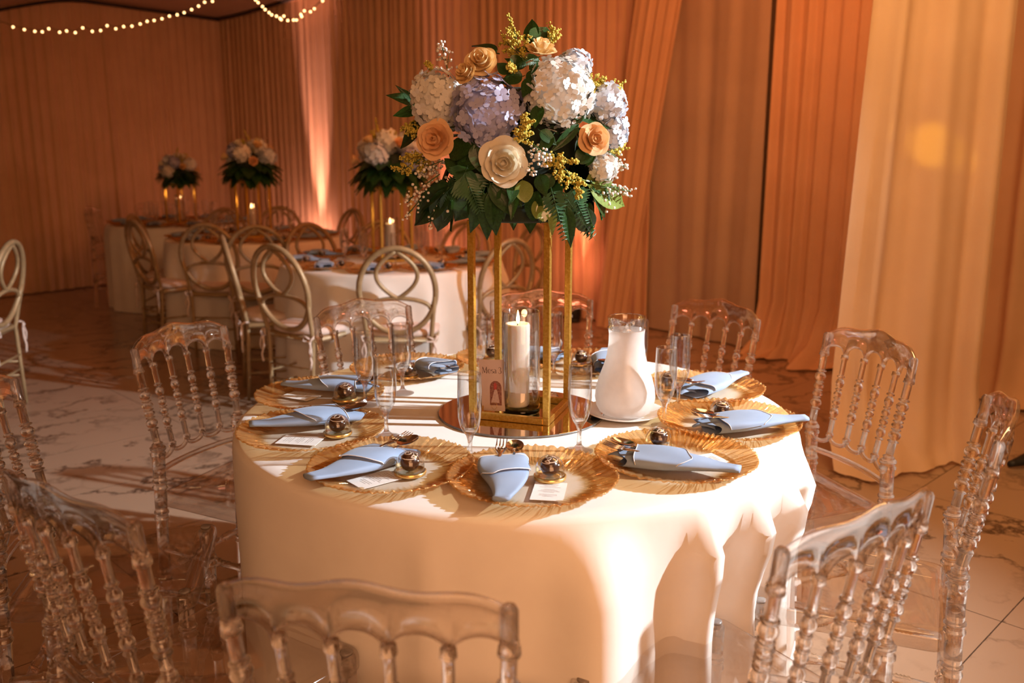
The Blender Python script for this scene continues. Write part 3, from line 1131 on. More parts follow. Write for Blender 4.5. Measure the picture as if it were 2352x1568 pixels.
def build_vase(loc, label, candle_label, group=None, sc=1.0, off=(-.010, -.002), lit=True):
    v = tag(empty('hurricane_vase', loc), label, 'vase', group)
    R, H = .0465 * sc, .255 * sc
    MB().add(*lathe([(R * .98, .016), (R, .02), (R, H * .5), (R, H - .002), (R - .001, H), (R - .0028, H - .002), (R - .003, .022), (R - .004, .018)], 40)).build('cylinder', M['glass'], v)
    MB().add(*solid_lathe([(R * .85, 0), (R * .97, .003), (R, .008), (R * .99, .0155), (R * .9, .018), (R * .5, .0165)], 40)).build('thick_base', M['glass_green'], v)
    c = tag(empty('pillar_candle', (loc[0] + off[0], loc[1] + off[1], loc[2] + .020)), candle_label, 'candle', group and 'candles on background tables')
    cr, ch = .0305 * sc, .205 * sc
    rr = random.Random(5)
    prof = [(cr * .9, 0), (cr, .004), (cr, ch * .5), (cr, ch * .93), (cr * .99, ch - .004), (cr * .93, ch), (cr * .8, ch - .002), (cr * .6, ch - .010), (cr * .2, ch - .012)]
    vv, ff = lathe(prof, 32, wob=lambda a, z: 1 + .012 * math.sin(3 * a + 40 * z) + .01 * math.sin(7 * a))
    m = len(prof)
    ff.append(tuple(i * m + m - 1 for i in range(32)))
    ff.append(tuple(i * m for i in range(32))[::-1])
    MB().add(vv, ff).build('wax', M['wax'], c)
    MB().add(*tube([(0, 0, ch - .013), (.001, 0, ch - .002), (.003, 0, ch + .006)], .0012, 6)).build('wick', M['wick'], c)
    fp = [(.0008, 0), (.0032, .004), (.0045, .009), (.0042, .014), (.0030, .021), (.0015, .028), (.0004, .033)]
    MB().add(*solid_lathe(fp, 14), m=Matrix.Translation((.002, 0, ch - .001))).build('flame', M['flame'], c)
    l = bpy.data.lights.new('candle_glow', 'POINT')
    l.energy = .22
    l.color = (1, .55, .22)
    l.shadow_soft_size = .01
    lo = bpy.data.objects.new('candle_glow', l)
    COL.objects.link(lo)
    lo.location = (loc[0] + off[0], loc[1] + off[1], loc[2] + .02 + ch + .045)
    return v


build_vase((.012, -.050, MZ), 'clear glass cylinder vase holding the candle inside gold stand', 'lit white pillar candle in glass cylinder inside gold stand')

# table number card: leans against the vase
card_w, card_h, card_t = .072, .126, .0012
CT, CB = at_y(1086, 812, -.105), at_y(1100, 940, -.105)
cardm_loc = at_z(1131, 944, MZ + .006) ; cardm_loc.z = MZ + .007
cdm = Matrix.Translation(cardm_loc) @ Matrix.Rotation(math.radians(-30), 4, 'Z') @ Matrix.Rotation(math.radians(90 - 8), 4, 'X') @ Matrix.Rotation(math.radians(6), 4, 'Z')
# local: x right, y up the card, z towards the viewer
cdr = empty('table_number_card')
cdr.matrix_local = cdm
tag(cdr, 'blush table card reading Mesa 3, leaning on the candle vase', 'card')
MB().add(*box(-card_w / 2, card_w / 2, 0, card_h, -card_t, 0)).build('card', M['paper_pink'], cdr, smooth=False)


def pen(strokes, sc, ox, oy, thick=.10, thin=.028, z=.0003):
    """didone-like lettering: strokes drawn with a flat pen that is thick on verticals"""
    mb = MB()
    for st_ in strokes:
        P = [Vector((x, y, 0)) for x, y in st_]
        L, Rr = [], []
        for i, p in enumerate(P):
            t = (P[min(i + 1, len(P) - 1)] - P[max(i - 1, 0)])
            t = t.normalized() if t.length > 0 else Vector((1, 0, 0))
            w = thin + (thick - thin) * abs(t.y) ** 2 * (1 if t.y < 0 else .35)
            n = Vector((-t.y, t.x, 0))
            n = n if n.length else Vector((0, 1, 0))
            L.append(p + n * w / 2); Rr.append(p - n * w / 2)
        v = [((q.x) * sc + ox, (q.y) * sc + oy, z) for q in L + Rr]
        k = len(P)
        mb.add(v, [(i, i + 1, k + i + 1, k + i) for i in range(k - 1)])
    return mb


def arc(cx, cy, rx, ry, a0, a1, n=14):
    return [(cx + rx * math.cos(math.radians(a0 + (a1 - a0) * k / n)), cy + ry * math.sin(math.radians(a0 + (a1 - a0) * k / n))) for k in range(n + 1)]


GL = {
    'M': ([[(.08, 0), (.12, .5), (.16, 1)], [(.16, 1), (.35, .5), (.50, .05)], [(.50, .05), (.68, .55), (.84, 1)], [(.84, 1), (.87, .5), (.90, 0)], [(0, 0), (.2, 0)], [(.78, 0), (1.02, 0)], [(.06, 1), (.2, 1)], [(.8, 1), (.95, 1)]], 1.1),
    'e': ([[(.05, .33), (.55, .33)], arc(.31, .32, .26, .32, 5, 325, 20)], .66),
    's': ([arc(.24, .47, .16, .15, 30, 250, 10) + arc(.24, .17, .18, .16, 80, -150, 12)], .50),
    'a': ([arc(.22, .45, .17, .18, 160, 10, 10) + [(.40, .2), (.41, .06), (.50, .0)], arc(.22, .17, .18, .16, 60, 330, 14)], .60),
    '3': ([arc(.24, .78, .20, .20, 170, -70, 14), arc(.24, .22, .26, .28, 85, -170, 18)], .6),
}
x0 = -.0275
lsc = .0150
lm = MB()
for ch in 'Mesa 3':
    if ch == ' ':
        x0 += .30 * lsc
        continue
    strokes, adv = GL[ch]
    q = pen(strokes, lsc, x0, card_h * .735, .13, .05)
    lm.add(q.v, q.f)
    x0 += adv * lsc
lm.build('lettering', M['ink_brown'], cdr, smooth=False)
# printed arch picture: two embracing figures in pale and red tones, abstracted
def poly(pts, z): return [(x, y, z) for x, y in pts], [tuple(range(len(pts)))]


ax0, ax1, ay0, ay1 = -.006, .0275, .014, .074
archp = [(ax0, ay0), (ax1, ay0), (ax1, ay1 - .017)] + [((ax0 + ax1) / 2 + (ax1 - ax0) / 2 * math.cos(a), ay1 - .017 + .017 * math.sin(a)) for a in np.linspace(0, PI, 14)] + [(ax0, ay1 - .017)]
M['print_dark'] = simple('print_dusky_rose', (.16, .05, .04), (.34, .16, .12), 260, .7)
M['print_pale'] = simple('print_pale_pink', (.52, .36, .34), (.62, .46, .44), 200, .7)
M['print_red'] = simple('print_red', (.40, .04, .04), (.5, .10, .08), 200, .7)
pp = MB().add(*poly(archp, .0003)).build('arch_picture', M['print_dark'], cdr, smooth=False)
MB().add(*poly([(-.003, .020), (.021, .020), (.019, .034), (.016, .048), (.012, .055), (.007, .051), (.003, .038)], .0005)).build('pale_gown', M['print_pale'], pp, smooth=False)
MB().add(*poly([(.006, .053), (.0135, .053), (.0150, .064), (.010, .070), (.005, .066)], .0006)).build('red_blotch', M['print_red'], pp, smooth=False)
MB().add(*tube([(.006 + .0075 * math.cos(a), .0125 + .0085 * math.sin(a), .0006) for a in np.linspace(0, 2 * PI, 24, endpoint=False)], .00035, 4, closed=True)).build('ring_print', M['gold_foil'], cdr)

# jug on its saucer
JUG = Vector((.266, -.060, 0))
sc_ = tag(empty('saucer', (JUG.x, JUG.y, TZ)), 'white porcelain saucer under the frosted water jug', 'saucer')
MB().add(*solid_lathe([(.045, .0005), (.05, .001), (.062, .004), (.088, .012), (.097, .0165), (.0975, .0178), (.096, .0182), (.085, .0145), (.062, .0075), (.055, .0055), (.02, .005)], 56)).build('dish', M['porcelain'], sc_)
JZ = TZ + .0058
jg = tag(empty('water_jug', (JUG.x, JUG.y, JZ), math.radians(-95)), 'frosted glass water jug misted with condensation', 'jug')
jp = [(.030, 0), (.050, .002), (.062, .010), (.070, .025), (.0735, .045), (.0715, .068), (.064, .095), (.054, .122), (.0465, .150), (.0432, .178), (.0428, .200), (.0440, .212)]
v, f = lathe(jp, 48)
f.append(tuple(i * len(jp) for i in range(48))[::-1])
MB().add(v, f).build('body', M['frost'], jg)
# collar ring and clear rim with a pouring spout along +x
def rimring(r, z, spout):
    out = []
    for k in range(48):
        a = 2 * PI * k / 48
        d = (a + PI) % (2 * PI) - PI
        s = math.exp(-(d / .33) ** 2)
        rr = r + spout * s * .012 - spout * .004 * (math.exp(-((abs(d) - .65) / .22) ** 2))
        out.append((rr * math.cos(a), rr * math.sin(a), z - spout * .004 * s))
    return out


rings = [rimring(.0440, .212, 0), rimring(.0468, .2145, 0), rimring(.0468, .2185, 0), rimring(.0440, .221, .1), rimring(.0445, .232, .5), rimring(.0462, .240, 1), rimring(.0470, .2425, 1), rimring(.0455, .2435, 1), rimring(.0430, .240, 1), rimring(.0415, .225, .4), rimring(.0412, .205, 0)]
MB().add(*loft(rings)).build('rim', M['glass_rim'] if 'glass_rim' in M else M['glass'], jg)
hp = [(-.040, 0, .198), (-.062, 0, .203), (-.082, 0, .185), (-.090, 0, .150), (-.084, 0, .112), (-.066, 0, .088)]
MB().add(*tube(hp, [.007, .0075, .0075, .007, .0065, .007], 10)).build('handle', M['frost'], jg)

# tumbler behind the jug
tb = at_z(1433, 892, TZ)
tm = tag(empty('water_tumbler', (tb.x, tb.y + .02, TZ)), 'clear short tumbler behind the frosted water jug', 'glass')
MB().add(*solid_lathe([(.025, 0), (.034, .001), (.036, .004), (.0355, .012), (.03, .015)], 32)).build('base', M['glass_solid'], tm)
MB().add(*lathe([(.036, .008), (.0395, .035), (.0425, .092), (.0418, .0935), (.0405, .092), (.037, .03), (.034, .014)], 36)).build('wall', M['glass'], tm)

# ------------------------------------------------------------------ flutes
def build_flute():
    r = empty('champagne_flute')
    MB().add(*solid_lathe([(.028, .0005), (.0305, .001), (.0308, .0022), (.024, .0042), (.012, .008), (.006, .015)], 28)).build('foot', M['glass_solid'], r)
    MB().add(*solid_lathe([(.0058, .014), (.0046, .026), (.0043, .038), (.0052, .048), (.0078, .057), (.012, .064), (.0145, .068), (.012, .071), (.004, .072)], 20)).build('stem', M['glass_solid'], r)
    MB().add(*lathe([(.008, .060), (.0150, .068), (.0205, .080), (.0245, .098), (.0258, .120), (.0255, .150), (.0248, .178), (.0243, .190), (.0239, .1912), (.0233, .1905), (.0236, .178), (.0243, .150), (.0245, .120), (.023, .099), (.0185, .082), (.011, .073), (.003, .0715)], 30)).build('bowl', M['glass_bowl'], r)
    return r


flute = build_flute()
index_kids()
fl_used = [False]


def place_flute(loc, label, group, rz=0):
    c = flute if not fl_used[0] else copy_tree(flute)
    fl_used[0] = True
    c.location = loc
    c.rotation_euler = (0, 0, rz)
    tag(c, label, 'glass', group)


FG = 'champagne flutes on the front table'
for (px, py), lb in [((1080, 1060), 'empty flute at front, just left of gold stand base'),
                     ((1330, 1035), 'empty flute at front, just right of gold stand base'),
                     ((888, 1003), 'empty flute at left, tallest in front of the other two there'),
                     ((840, 930), 'empty flute at left, beside the truffle on far left plate'),
                     ((925, 903), 'empty flute at left, farthest back of three, right of blue napkin'),
                     ((1525, 978), 'empty flute just right of the frosted water jug'),
                     ((1557, 938), 'empty flute behind the one right of the jug'),
                     ((1101, 872), 'empty flute at back, seen between left pair of gold posts'),
                     ((1272, 866), 'empty flute at back, seen between right pair of gold posts'),
                     ((1440, 888), 'empty flute behind the jug, only its rim showing above')]:
    p = at_z(px, py, TZ + .001)
    if (px, py) == (1440, 888):
        p = Vector((.332, .205, TZ))
    place_flute((p.x, p.y, TZ + .0005), lb, FG)

# ------------------------------------------------------------------ place settings
RC = .168


def build_charger():
    n = 420
    rr = random.Random(11)
    prof = []
    for r in np.concatenate([np.linspace(.012, .10, 7), np.linspace(.107, .166, 13)]):
        t = max(0, (r - .10) / .066)
        prof.append((r, .0035 + .020 * (t ** 1.25)))
    ph = [rr.uniform(0, 6.28) for _ in range(8)]

    def ridge(a, r):
        t = smooth01((r - .098) / .02)
        w = a + .04 * math.sin(5 * a + ph[0]) + .10 * (r - .13) * math.sin(9 * a + ph[5]) / .06 * .2
        return t * (.0016 * math.sin(74 * w + ph[1] + 12 * r) + .0012 * math.sin(47 * w + ph[2] - 60 * r) + .0007 * math.sin(131 * w + ph[3]))

    def edge(a): return 1 + .010 * abs(math.sin(26 * a + .6 * math.sin(3 * a))) + .006 * math.sin(11 * a + ph[4])
    v, f = [], []
    th = .0028
    m = len(prof)
    M2 = 2 * m
    for i in range(n):
        a = 2 * PI * i / n
        for side in (0, 1):
            seq = prof if side == 0 else prof[::-1]
            for r, z in seq:
                k = smooth01((r - .13) / .036)
                re = r * (1 + (edge(a) - 1) * k)
                zz = z + ridge(a, r) * (1 if side == 0 else .6) + (0 if side == 0 else -th)
                v.append((re * math.cos(a), re * math.sin(a), zz))
    for i in range(n):
        j = (i + 1) % n
        for k in range(M2 - 1):
            f.append((i * M2 + k, j * M2 + k, j * M2 + k + 1, i * M2 + k + 1))
    f.append(tuple(i * M2 for i in range(n)))
    f.append(tuple(i * M2 + M2 - 1 for i in range(n))[::-1])
    return MB().add(v, f).mesh('charger_plate', M['charger'])


charger_me = build_charger()


def build_napkin():
    r = empty('folded_napkin')
    # local y: open end at y=-.115 (cutlery), tip at +.125
    def w(s): return .030 * (1 - smooth01((s - .30) / .70)) + .016 + .004 * math.sin(PI * s)

    def hgt(s): return .019 + .011 * math.sin(PI * min(1, s * 1.1 + .1)) - .008 * s
    rings = []
    ns, nk = 22, 28
    for i in range(ns + 1):
        s = i / ns
        W_, H_ = w(s), hgt(s)
        ring = []
        for k in range(nk):
            a = 2 * PI * k / nk
            c, sn = math.cos(a), math.sin(a)
            x = W_ * math.copysign(abs(c) ** .8, c) + .006 * math.sin(5 * s + 1)
            z = H_ * .5 * math.copysign(abs(sn) ** .75, sn) * (1 + .16 * math.sin(3 * a + 6 * s)) + H_ * .5
            y = -.115 + .24 * s + (.010 * math.sin(2 * a + .5) + (.016 * c)) * (1 - smooth01(s / .3))
            ring.append((x, y, max(z, .0003)))
        rings.append(ring)
    v, f = loft(rings)
    f.append(tuple(ns * nk + k for k in range(nk)))
    MB().add(v, f).build('pouch', M['napkin'], r)
    # wrapped band with slanted hem
    rings = []
    hem1, hem2 = [], []
    for i in range(11):
        t = i / 10
        ring = []
        for k in range(23):
            u = -1.05 + 2.1 * k / 22       # across the top and down both sides
            s0, s1 = .13 + .05 * u, .46 + .17 * (1 - abs(u - .35))
            s = s0 + (s1 - s0) * t
            W_, H_ = w(s) + .0028, hgt(s) + .0035
            a = PI / 2 - u * PI / 2
            c, sn = math.cos(a), math.sin(a)
            x = W_ * math.copysign(abs(c) ** .8, c) + .006 * math.sin(5 * s + 1)
            z = H_ * .5 * math.copysign(abs(sn) ** .75, sn) * (1 + .16 * math.sin(3 * a + 6 * s)) + H_ * .5 + .0022
            y = -.115 + .24 * s
            p = (x, y, max(z, .0006))
            ring.append(p)
            if t == 1: hem1.append((p[0], p[1], p[2] + .0006))
            if t == 0: hem2.append((p[0], p[1], p[2] + .0006))
        rings.append(ring)
    fb = MB().add(*loft(rings, closed_ring=False)).build('wrap_band', M['napkin'], r)
    MB().add(*tube(hem1, .0009, 5)).build('hem', M['hem'], fb)
    MB().add(*tube(hem2, .0009, 5)).build('hem', M['hem'], fb)
    # upright corner fold standing out of the open end
    rings = []
    for i in range(7):
        t = i / 6
        rings.append([(x * (1 - t * .75) - .012 + .01 * t, -.095 - .050 * t, .004 + .016 * t * (1 - t) * 4 * .4 + .012 * (1 - (x / .026) ** 2) * (1 - t) + .008 * t) for x in np.linspace(-.026, .026, 9)])
    MB().add(*loft(rings, closed_ring=False)).build('corner_fold', M['napkin'], r)
    return r


def build_fork():
    mb = MB()
    # handle
    rings = []
    for s in np.linspace(0, 1, 14):
        y = .045 - .155 * s
        w_ = .009 * (1 - .62 * smooth01(s / .75)) if s < .78 else .0035 + .0085 * smooth01((s - .78) / .22)
        z = .002 + .003 * math.sin(PI * s)
        rings.append([(-w_, y, z), (-w_ * .6, y, z + .0018), (w_ * .6, y, z + .0018), (w_, y, z), (w_ * .6, y, z - .001), (-w_ * .6, y, z - .001)])
    mb.add(*loft(rings, cap=True))
    for k in range(4):
        x = -.0102 + .0068 * k
        mb.add(*tube([(x, -.108, .0028), (x, -.130, .0012), (x, -.150, .004)], [.0019, .0017, .0008], 6))
    return mb


def build_spoon():
    mb = MB()
    rings = []
    for s in np.linspace(0, 1, 12):
        y = .045 - .145 * s
        w_ = .009 * (1 - .62 * smooth01(s / .75)) if s < .8 else .0034
        z = .002 + .003 * math.sin(PI * s)
        rings.append([(-w_, y, z), (-w_ * .6, y, z + .0018), (w_ * .6, y, z + .0018), (w_, y, z), (w_ * .6, y, z - .001), (-w_ * .6, y, z - .001)])
    mb.add(*loft(rings, cap=True))
    v, f = [], []
    for side in (0, 1):
        base = len(v)
        for i in range(9):
            q = i / 8
            for k in range(16):
                a = 2 * PI * k / 16
                v.append((.0185 * q * math.cos(a), -.125 + .027 * q * math.sin(a), .0075 * q * q - (.0012 if side else 0)))
        for i in range(8):
            for k in range(16):
                l = (k + 1) % 16
                q = (base + i * 16 + k, base + i * 16 + l, base + (i + 1) * 16 + l, base + (i + 1) * 16 + k)
                f.append(q if not side else q[::-1])
    mb.add(v, f)
    return mb


napkin = build_napkin()
fork_me = build_fork().mesh('fork', M['steel'])
spoon_me = build_spoon().mesh('spoon', M['steel'])


def build_truffle():
    d = empty('truffle_dome_box')
    MB().add(*solid_lathe([(.026, 0), (.0315, .0005), (.0325, .003), (.0325, .0075), (.0305, .0085), (.0295, .006), (.012, .0055)], 32)).build('gold_base', M['gold_foil'], d)
    prof = [(.0288, .007), (.0288, .020)] + [(.0288 * math.cos(a), .020 + .0285 * math.sin(a)) for a in np.linspace(.12, PI / 2 - .03, 9)]
    v, f = lathe(prof, 30)
    f.append(tuple(i * len(prof) + len(prof) - 1 for i in range(30)))
    MB().add(v, f).build('clear_dome', M['dome'], d)
    t = empty('chocolate_truffle')
    MB().add(*sphere(.0195, 20, 12, .98), m=Matrix.Translation((0, 0, .0195))).build('chocolate', M['choc'], t)
    rr = random.Random(3)
    pts = []
    for k in range(70):
        s = k / 69
        th = .15 + .95 * abs(math.sin(s * 9.0)) * (.5 + .5 * s)
        a = 5.2 * s * 2 + 1.2 * math.sin(s * 22)
        pts.append((.0199 * math.sin(th) * math.cos(a), .0199 * math.sin(th) * math.sin(a), .0195 + .0196 * math.cos(th)))
    MB().add(*tube(pts, .0011, 5)).build('icing_drizzle', M['drizzle'], t)
    return d, t


dome, truffle = build_truffle()


def build_menu():
    r = empty('menu_card')
    MB().add(*box(-.031, .031, -.047, .047, 0, .0008)).build('card', M['paper'], r, smooth=False)
    mb = MB()
    rr = random.Random(9)
    for k in range(13):
        y = .034 - .0052 * k
        if k in (4, 9): continue
        w_ = rr.uniform(.010, .022)
        mb.add(*poly([(-w_, y), (w_, y), (w_, y + .0011), (-w_, y + .0011)], .0010))
    mb.build('printed_lines', M['ink'], r, smooth=False)
    return r


menu = build_menu()
index_kids()
used = {}


def inst(proto, key, loc, rz, label, cat, group, sc=1.0, tilt=None):
    c = proto if key not in used else copy_tree(proto)
    used[key] = 1
    c.location = loc
    c.rotation_euler = (tilt or 0, 0, rz)
    if sc != 1.0: c.scale = (sc, sc, sc)
    tag(c, label, cat, group)
    return c


def mesh_inst(me, name, loc, rz, label, cat, group, tilt=0, sc=1.0):
    o = put(me, name)
    o.location = loc
    o.rotation_euler = (tilt, 0, rz)
    if sc != 1.0: o.scale = (sc, sc, sc)
    tag(o, label, cat, group)
    return o


# seat phrase, charger px, napkin (open-end px, tip px), truffle px, menu (px, angle deg)
SEATS = [
    ('nearest the camera', (1227, 1102), (1165, 1058), (1150, 1150), (1263, 1098), ((1270, 1132), -8)),
    ('at front left, beside the nearest one', (866, 1075), (895, 1045), (712, 1106), (921, 1080), ((850, 1106), -50)),
    ('at the left rim of the table', (716, 978), (805, 948), (575, 970), (776, 997), ((690, 1010), 80)),
    ('at far left, in front of the whole clear chair', (735, 897), (835, 884), (684, 878), (793, 918), ((690, 908), 62)),
    ('at back left, left of the gold stand', (938, 838), (1010, 856), (962, 834), (940, 865), ((930, 832), 60)),
    ('at the back, behind the candle', (1172, 815), (1265, 822), (1195, 808), (1140, 822), ((1130, 815), 20)),
    ('at the back, behind the water jug', (1345, 827), (1478, 838), (1470, 812), (1378, 838), ((1330, 822), -10)),
    ('at far right, under the upward pointing napkin', (1620, 882), (1582, 898), (1705, 868), (1562, 900), ((1612, 866), -60)),
    ('at the right rim of the table', (1710, 960), (1628, 980), (1858, 975), (1656, 962), ((1755, 957), -70)),
    ('at front right, beside the nearest one', (1563, 1044), (1440, 1050), (1676, 1082), (1512, 1028), ((1625, 1056), -65)),
]
NZ = .0065


def plate_z(r): return .0035 + .020 * max(0, min(1, (r - .10) / .066)) ** 1.25


for i, (ph, cp_, no, nt2, tp, (mp, ma)) in enumerate(SEATS):
    c = at_z(cp_[0], cp_[1], TZ + .024)
    # keep the plate on the table, about .52 m from its centre
    r_ = math.hypot(c.x, c.y)
    k = min(max(r_, .500), .522) / r_
    c = Vector((c.x * k, c.y * k, 0))
    mesh_inst(charger_me, 'charger_plate', (c.x, c.y, TZ + .0005), i * 1.3, 'amber-rimmed glass plate ' + ph, 'plate', 'charger plates on the front table', sc=RC / .168)
    a, b = at_z(no[0], no[1], TZ + .018), at_z(nt2[0], nt2[1], TZ + .018)
    d = (b - a)
    mid = (a + b) / 2
    mid = Vector((mid.x, mid.y, 0))
    off = mid - c
    if off.length > .065:
        mid = c + off * (.065 / off.length)
    d.z = 0
    ang = math.atan2(d.y, d.x) - PI / 2
    dn = d.normalized()
    zt, zo = plate_z((mid + dn * .122 - c).length), plate_z((mid - dn * .112 - c).length)
    lift = (zt + zo) / 2 - .004
    inst(napkin, 'n', (mid.x, mid.y, TZ + NZ + lift), ang, 'blue folded napkin ' + ph, 'napkin', 'blue napkins on the front table', tilt=math.atan2(zt - zo, .234))
    fw = Vector((-math.sin(ang), math.cos(ang), 0))
    sd = Vector((math.cos(ang), math.sin(ang), 0))
    q = mid + sd * .013 - fw * .003
    mesh_inst(fork_me, 'fork', (q.x, q.y, TZ + NZ + .010 + lift), ang, 'steel fork in napkin ' + ph, 'fork', 'forks in napkins', tilt=-.15)
    q = mid - sd * .015 + fw * .004
    mesh_inst(spoon_me, 'spoon', (q.x, q.y, TZ + NZ + .010 + lift), ang, 'steel spoon in napkin ' + ph, 'spoon', 'spoons in napkins', tilt=-.13)
    t = at_z(tp[0], tp[1], TZ + .006)
    t = Vector((t.x, t.y, 0))
    off = t - mid
    la = off.dot(sd)
    if abs(la) < .080:      # keep clear of the napkin
        t = t + sd * ((.080 if la >= 0 else -.080) - la)
    off = t - c
    if off.length > .105: t = c + off * (.105 / off.length)
    tz = TZ + .0052 + (.006 if off.length > .095 else 0)
    inst(dome, 'd', (t.x, t.y, tz), i * .7, 'domed truffle box on plate ' + ph, 'truffle box', 'domed truffle boxes')
    inst(truffle, 't', (t.x, t.y, tz + .0062), i * 1.1, 'chocolate truffle in dome ' + ph, 'truffle', 'chocolate truffles')
    mp_ = at_z(mp[0], mp[1], TZ + .006)
    off = Vector((mp_.x, mp_.y, 0)) - c
    if off.length > .058: off *= .058 / off.length
    mm = c + off
    inst(menu, 'm', (mm.x, mm.y, TZ + .0048), math.radians(ma), 'cream menu card on plate ' + ph, 'menu', 'menu cards')

SIDE = ['right end', 'back right', 'back, just right of centre,', 'back, just left of centre,', 'back left', 'left end', 'front left', 'front, just left of centre,', 'front, just right of centre,', 'front right']
# background tables: settings, vases
for ti, (x, y, R) in enumerate(BGT):
    nm = ['nearest', 'middle', 'farthest'][ti]
    nset = 10
    for k in range(nset):
        a = 2 * PI * (k + .35) / nset
        cx, cy = x + .50 * math.cos(a), y + .50 * math.sin(a)
        ps = SIDE[k]
        mesh_inst(charger_me, 'charger_plate', (cx, cy, TZ + .0005), k * 1.1, 'amber charger plate at %s of the %s background table' % (ps, nm), 'plate', 'plates on the %s background table' % nm)
        ang = a + 1.9 + .5 * math.sin(k * 2.3)
        inst(napkin, 'n', (cx, cy, TZ + NZ + .006), ang, 'blue napkin at %s of the %s background table' % (ps, nm), 'napkin', 'napkins on the %s background table' % nm)
        sd = Vector((math.cos(ang), math.sin(ang), 0))
        if ti < 2:
            inst(dome, 'd', (cx + sd.x * .093, cy + sd.y * .093, TZ + .0055), k, 'domed truffle box at %s of the %s background table' % (ps, nm), 'truffle box', 'truffle boxes on the %s background table' % nm)
            inst(truffle, 't', (cx + sd.x * .093, cy + sd.y * .093, TZ + .0115), k, 'truffle at %s of the %s background table' % (ps, nm), 'truffle', 'truffles on the %s background table' % nm)
        fx, fy = x + .30 * math.cos(a + .28), y + .30 * math.sin(a + .28)
        place_flute((fx, fy, TZ + .0005), 'flute at %s of the %s background table' % (ps, nm), 'flutes on the %s background table' % nm)
    build_vase((x + .0, y - .02, TZ + .001), 'candle cylinder on the %s background table' % nm, 'lit candle on the %s background table' % nm, 'glass candle cylinders on background tables')

# ------------------------------------------------------------------ flowers
def petal_mesh(rho, h, phi, curl, mat, name='petal'):
    nu, nv = 8, 7
    rings = []
    for j in range(nv + 1):
        t = j / nv
        row = []
        for i in range(nu + 1):
            u = -1 + 2 * i / nu
            wv = math.sin(PI * min(1, .12 + .62 * t)) ** .7
            a = u * phi * wv
            r = rho * (.30 + .70 * math.sin(t * PI / 2) ** .8) * (1 + .05 * math.cos(3 * u)) + curl * smooth01((t - .55) / .45) * (1 - .2 * u * u)
            z = h * (t - .16 * u * u * t) - abs(curl) * .55 * smooth01((t - .75) / .25)
            row.append((r * math.cos(a), r * math.sin(a), z))
        rings.append(row)
    return MB().add(*loft(rings, closed_ring=False)).mesh(name, mat)


ROSE = {}


def rose_rings(mk):
    if mk not in ROSE:
        m = M[mk]
        ROSE[mk] = [petal_mesh(.12, .80, 1.7, -.02, m), petal_mesh(.26, .82, 1.35, .0, m), petal_mesh(.42, .82, 1.1, .05, m), petal_mesh(.58, .76, .95, .12, m), petal_mesh(.74, .64, .88, .22, m)]
    return ROSE[mk]


def rose(parent, loc, d, R, mk, seed, label=None):
    rr = random.Random(seed)
    me = MB().add(*sphere(.30, 10, 8), m=Matrix.Translation((0, 0, .1)))
    o = me.build('rose', M[mk], parent, m=frame(loc, d, roll=rr.uniform(0, 6)) @ Matrix.Scale(R, 4))
    if label: o['label'] = label
    k = 0
    for ring, n in enumerate((3, 4, 5, 6, 6)):
        for i in range(n):
            a = 2 * PI * (i + .5 * (ring % 2)) / n + rr.uniform(-.15, .15)
            tl = rr.uniform(-.06, .06) + .05 * ring
            m = Matrix.Rotation(a, 4, 'Z') @ Matrix.Rotation(tl, 4, 'Y') @ Matrix.Scale(rr.uniform(.94, 1.06), 4) @ Matrix.Translation((0, 0, -.12 * (ring > 2)))
            put(rose_rings(mk)[ring], 'petal', o, m)
            k += 1
    return o


def floret_mb():
    mb = MB()
    for q in range(4):
        rot = Matrix.Rotation(q * PI / 2 + .1, 4, 'Z')
        rows = []
        for j, (r, w) in enumerate(((.06, .10), (.38, .40), (.74, .44), (1.0, .16))):
            rows.append([(r, -w, .02 + .10 * r * r), (r * 1.02, 0, .0 + .16 * r), (r, w, .02 + .10 * r * r)])
        v, f = loft(rows, closed_ring=False)
        mb.add(v, f, m=rot @ Matrix.Translation((0, 0, -.02 * (q % 2))))
    mb.add(*ico(.09), m=Matrix.Translation((0, 0, .05)))
    return mb


FLO = {k: floret_mb().mesh('floret', M[k]) for k in ('hyd_blue', 'hyd_white', 'hyd_ice')}
n_flo = [0]


def hydrangea(parent, loc, R, mk, n, seed, label=None, joined=False, squash=1.0):
    rr = random.Random(seed)
    mb = MB().add(*sphere(R * .78, 14, 10))
    tf = []
    fs = R * 2.05 / math.sqrt(n)
    for k in range(n):
        z = 1 - 2 * (k + .5) / n
        a = k * 2.399963 + rr.uniform(-.12, .12)
        s = math.sqrt(1 - z * z)
        d = Vector((s * math.cos(a), s * math.sin(a), z))
        m = frame(d * R * rr.uniform(.84, .97), d + Vector((rr.uniform(-.45, .45), rr.uniform(-.45, .45), rr.uniform(-.45, .45))), roll=rr.uniform(0, 6), sc=fs * rr.uniform(.85, 1.2))
        tf.append((d, m))
    fm = floret_mb()
    if joined:
        for d, m in tf: mb.add(fm.v, fm.f, m=m)
    o = mb.build('hydrangea', M[mk], parent, m=Matrix.Translation(Vector(loc)) @ Matrix.Diagonal((1, 1, squash, 1)))
    if label: o['label'] = label
    if not joined:
        tf.sort(key=lambda t: t[0].y)
        q = int(n * .5)
        for d, m in tf[:q]:
            put(FLO[mk], 'floret', o, m)
        rest = MB()
        for d, m in tf[q:]: rest.add(fm.v, fm.f, m=m)
        ro = rest.build('floret_mass', M[mk], o)
        ro['kind'] = 'stuff'
    return o


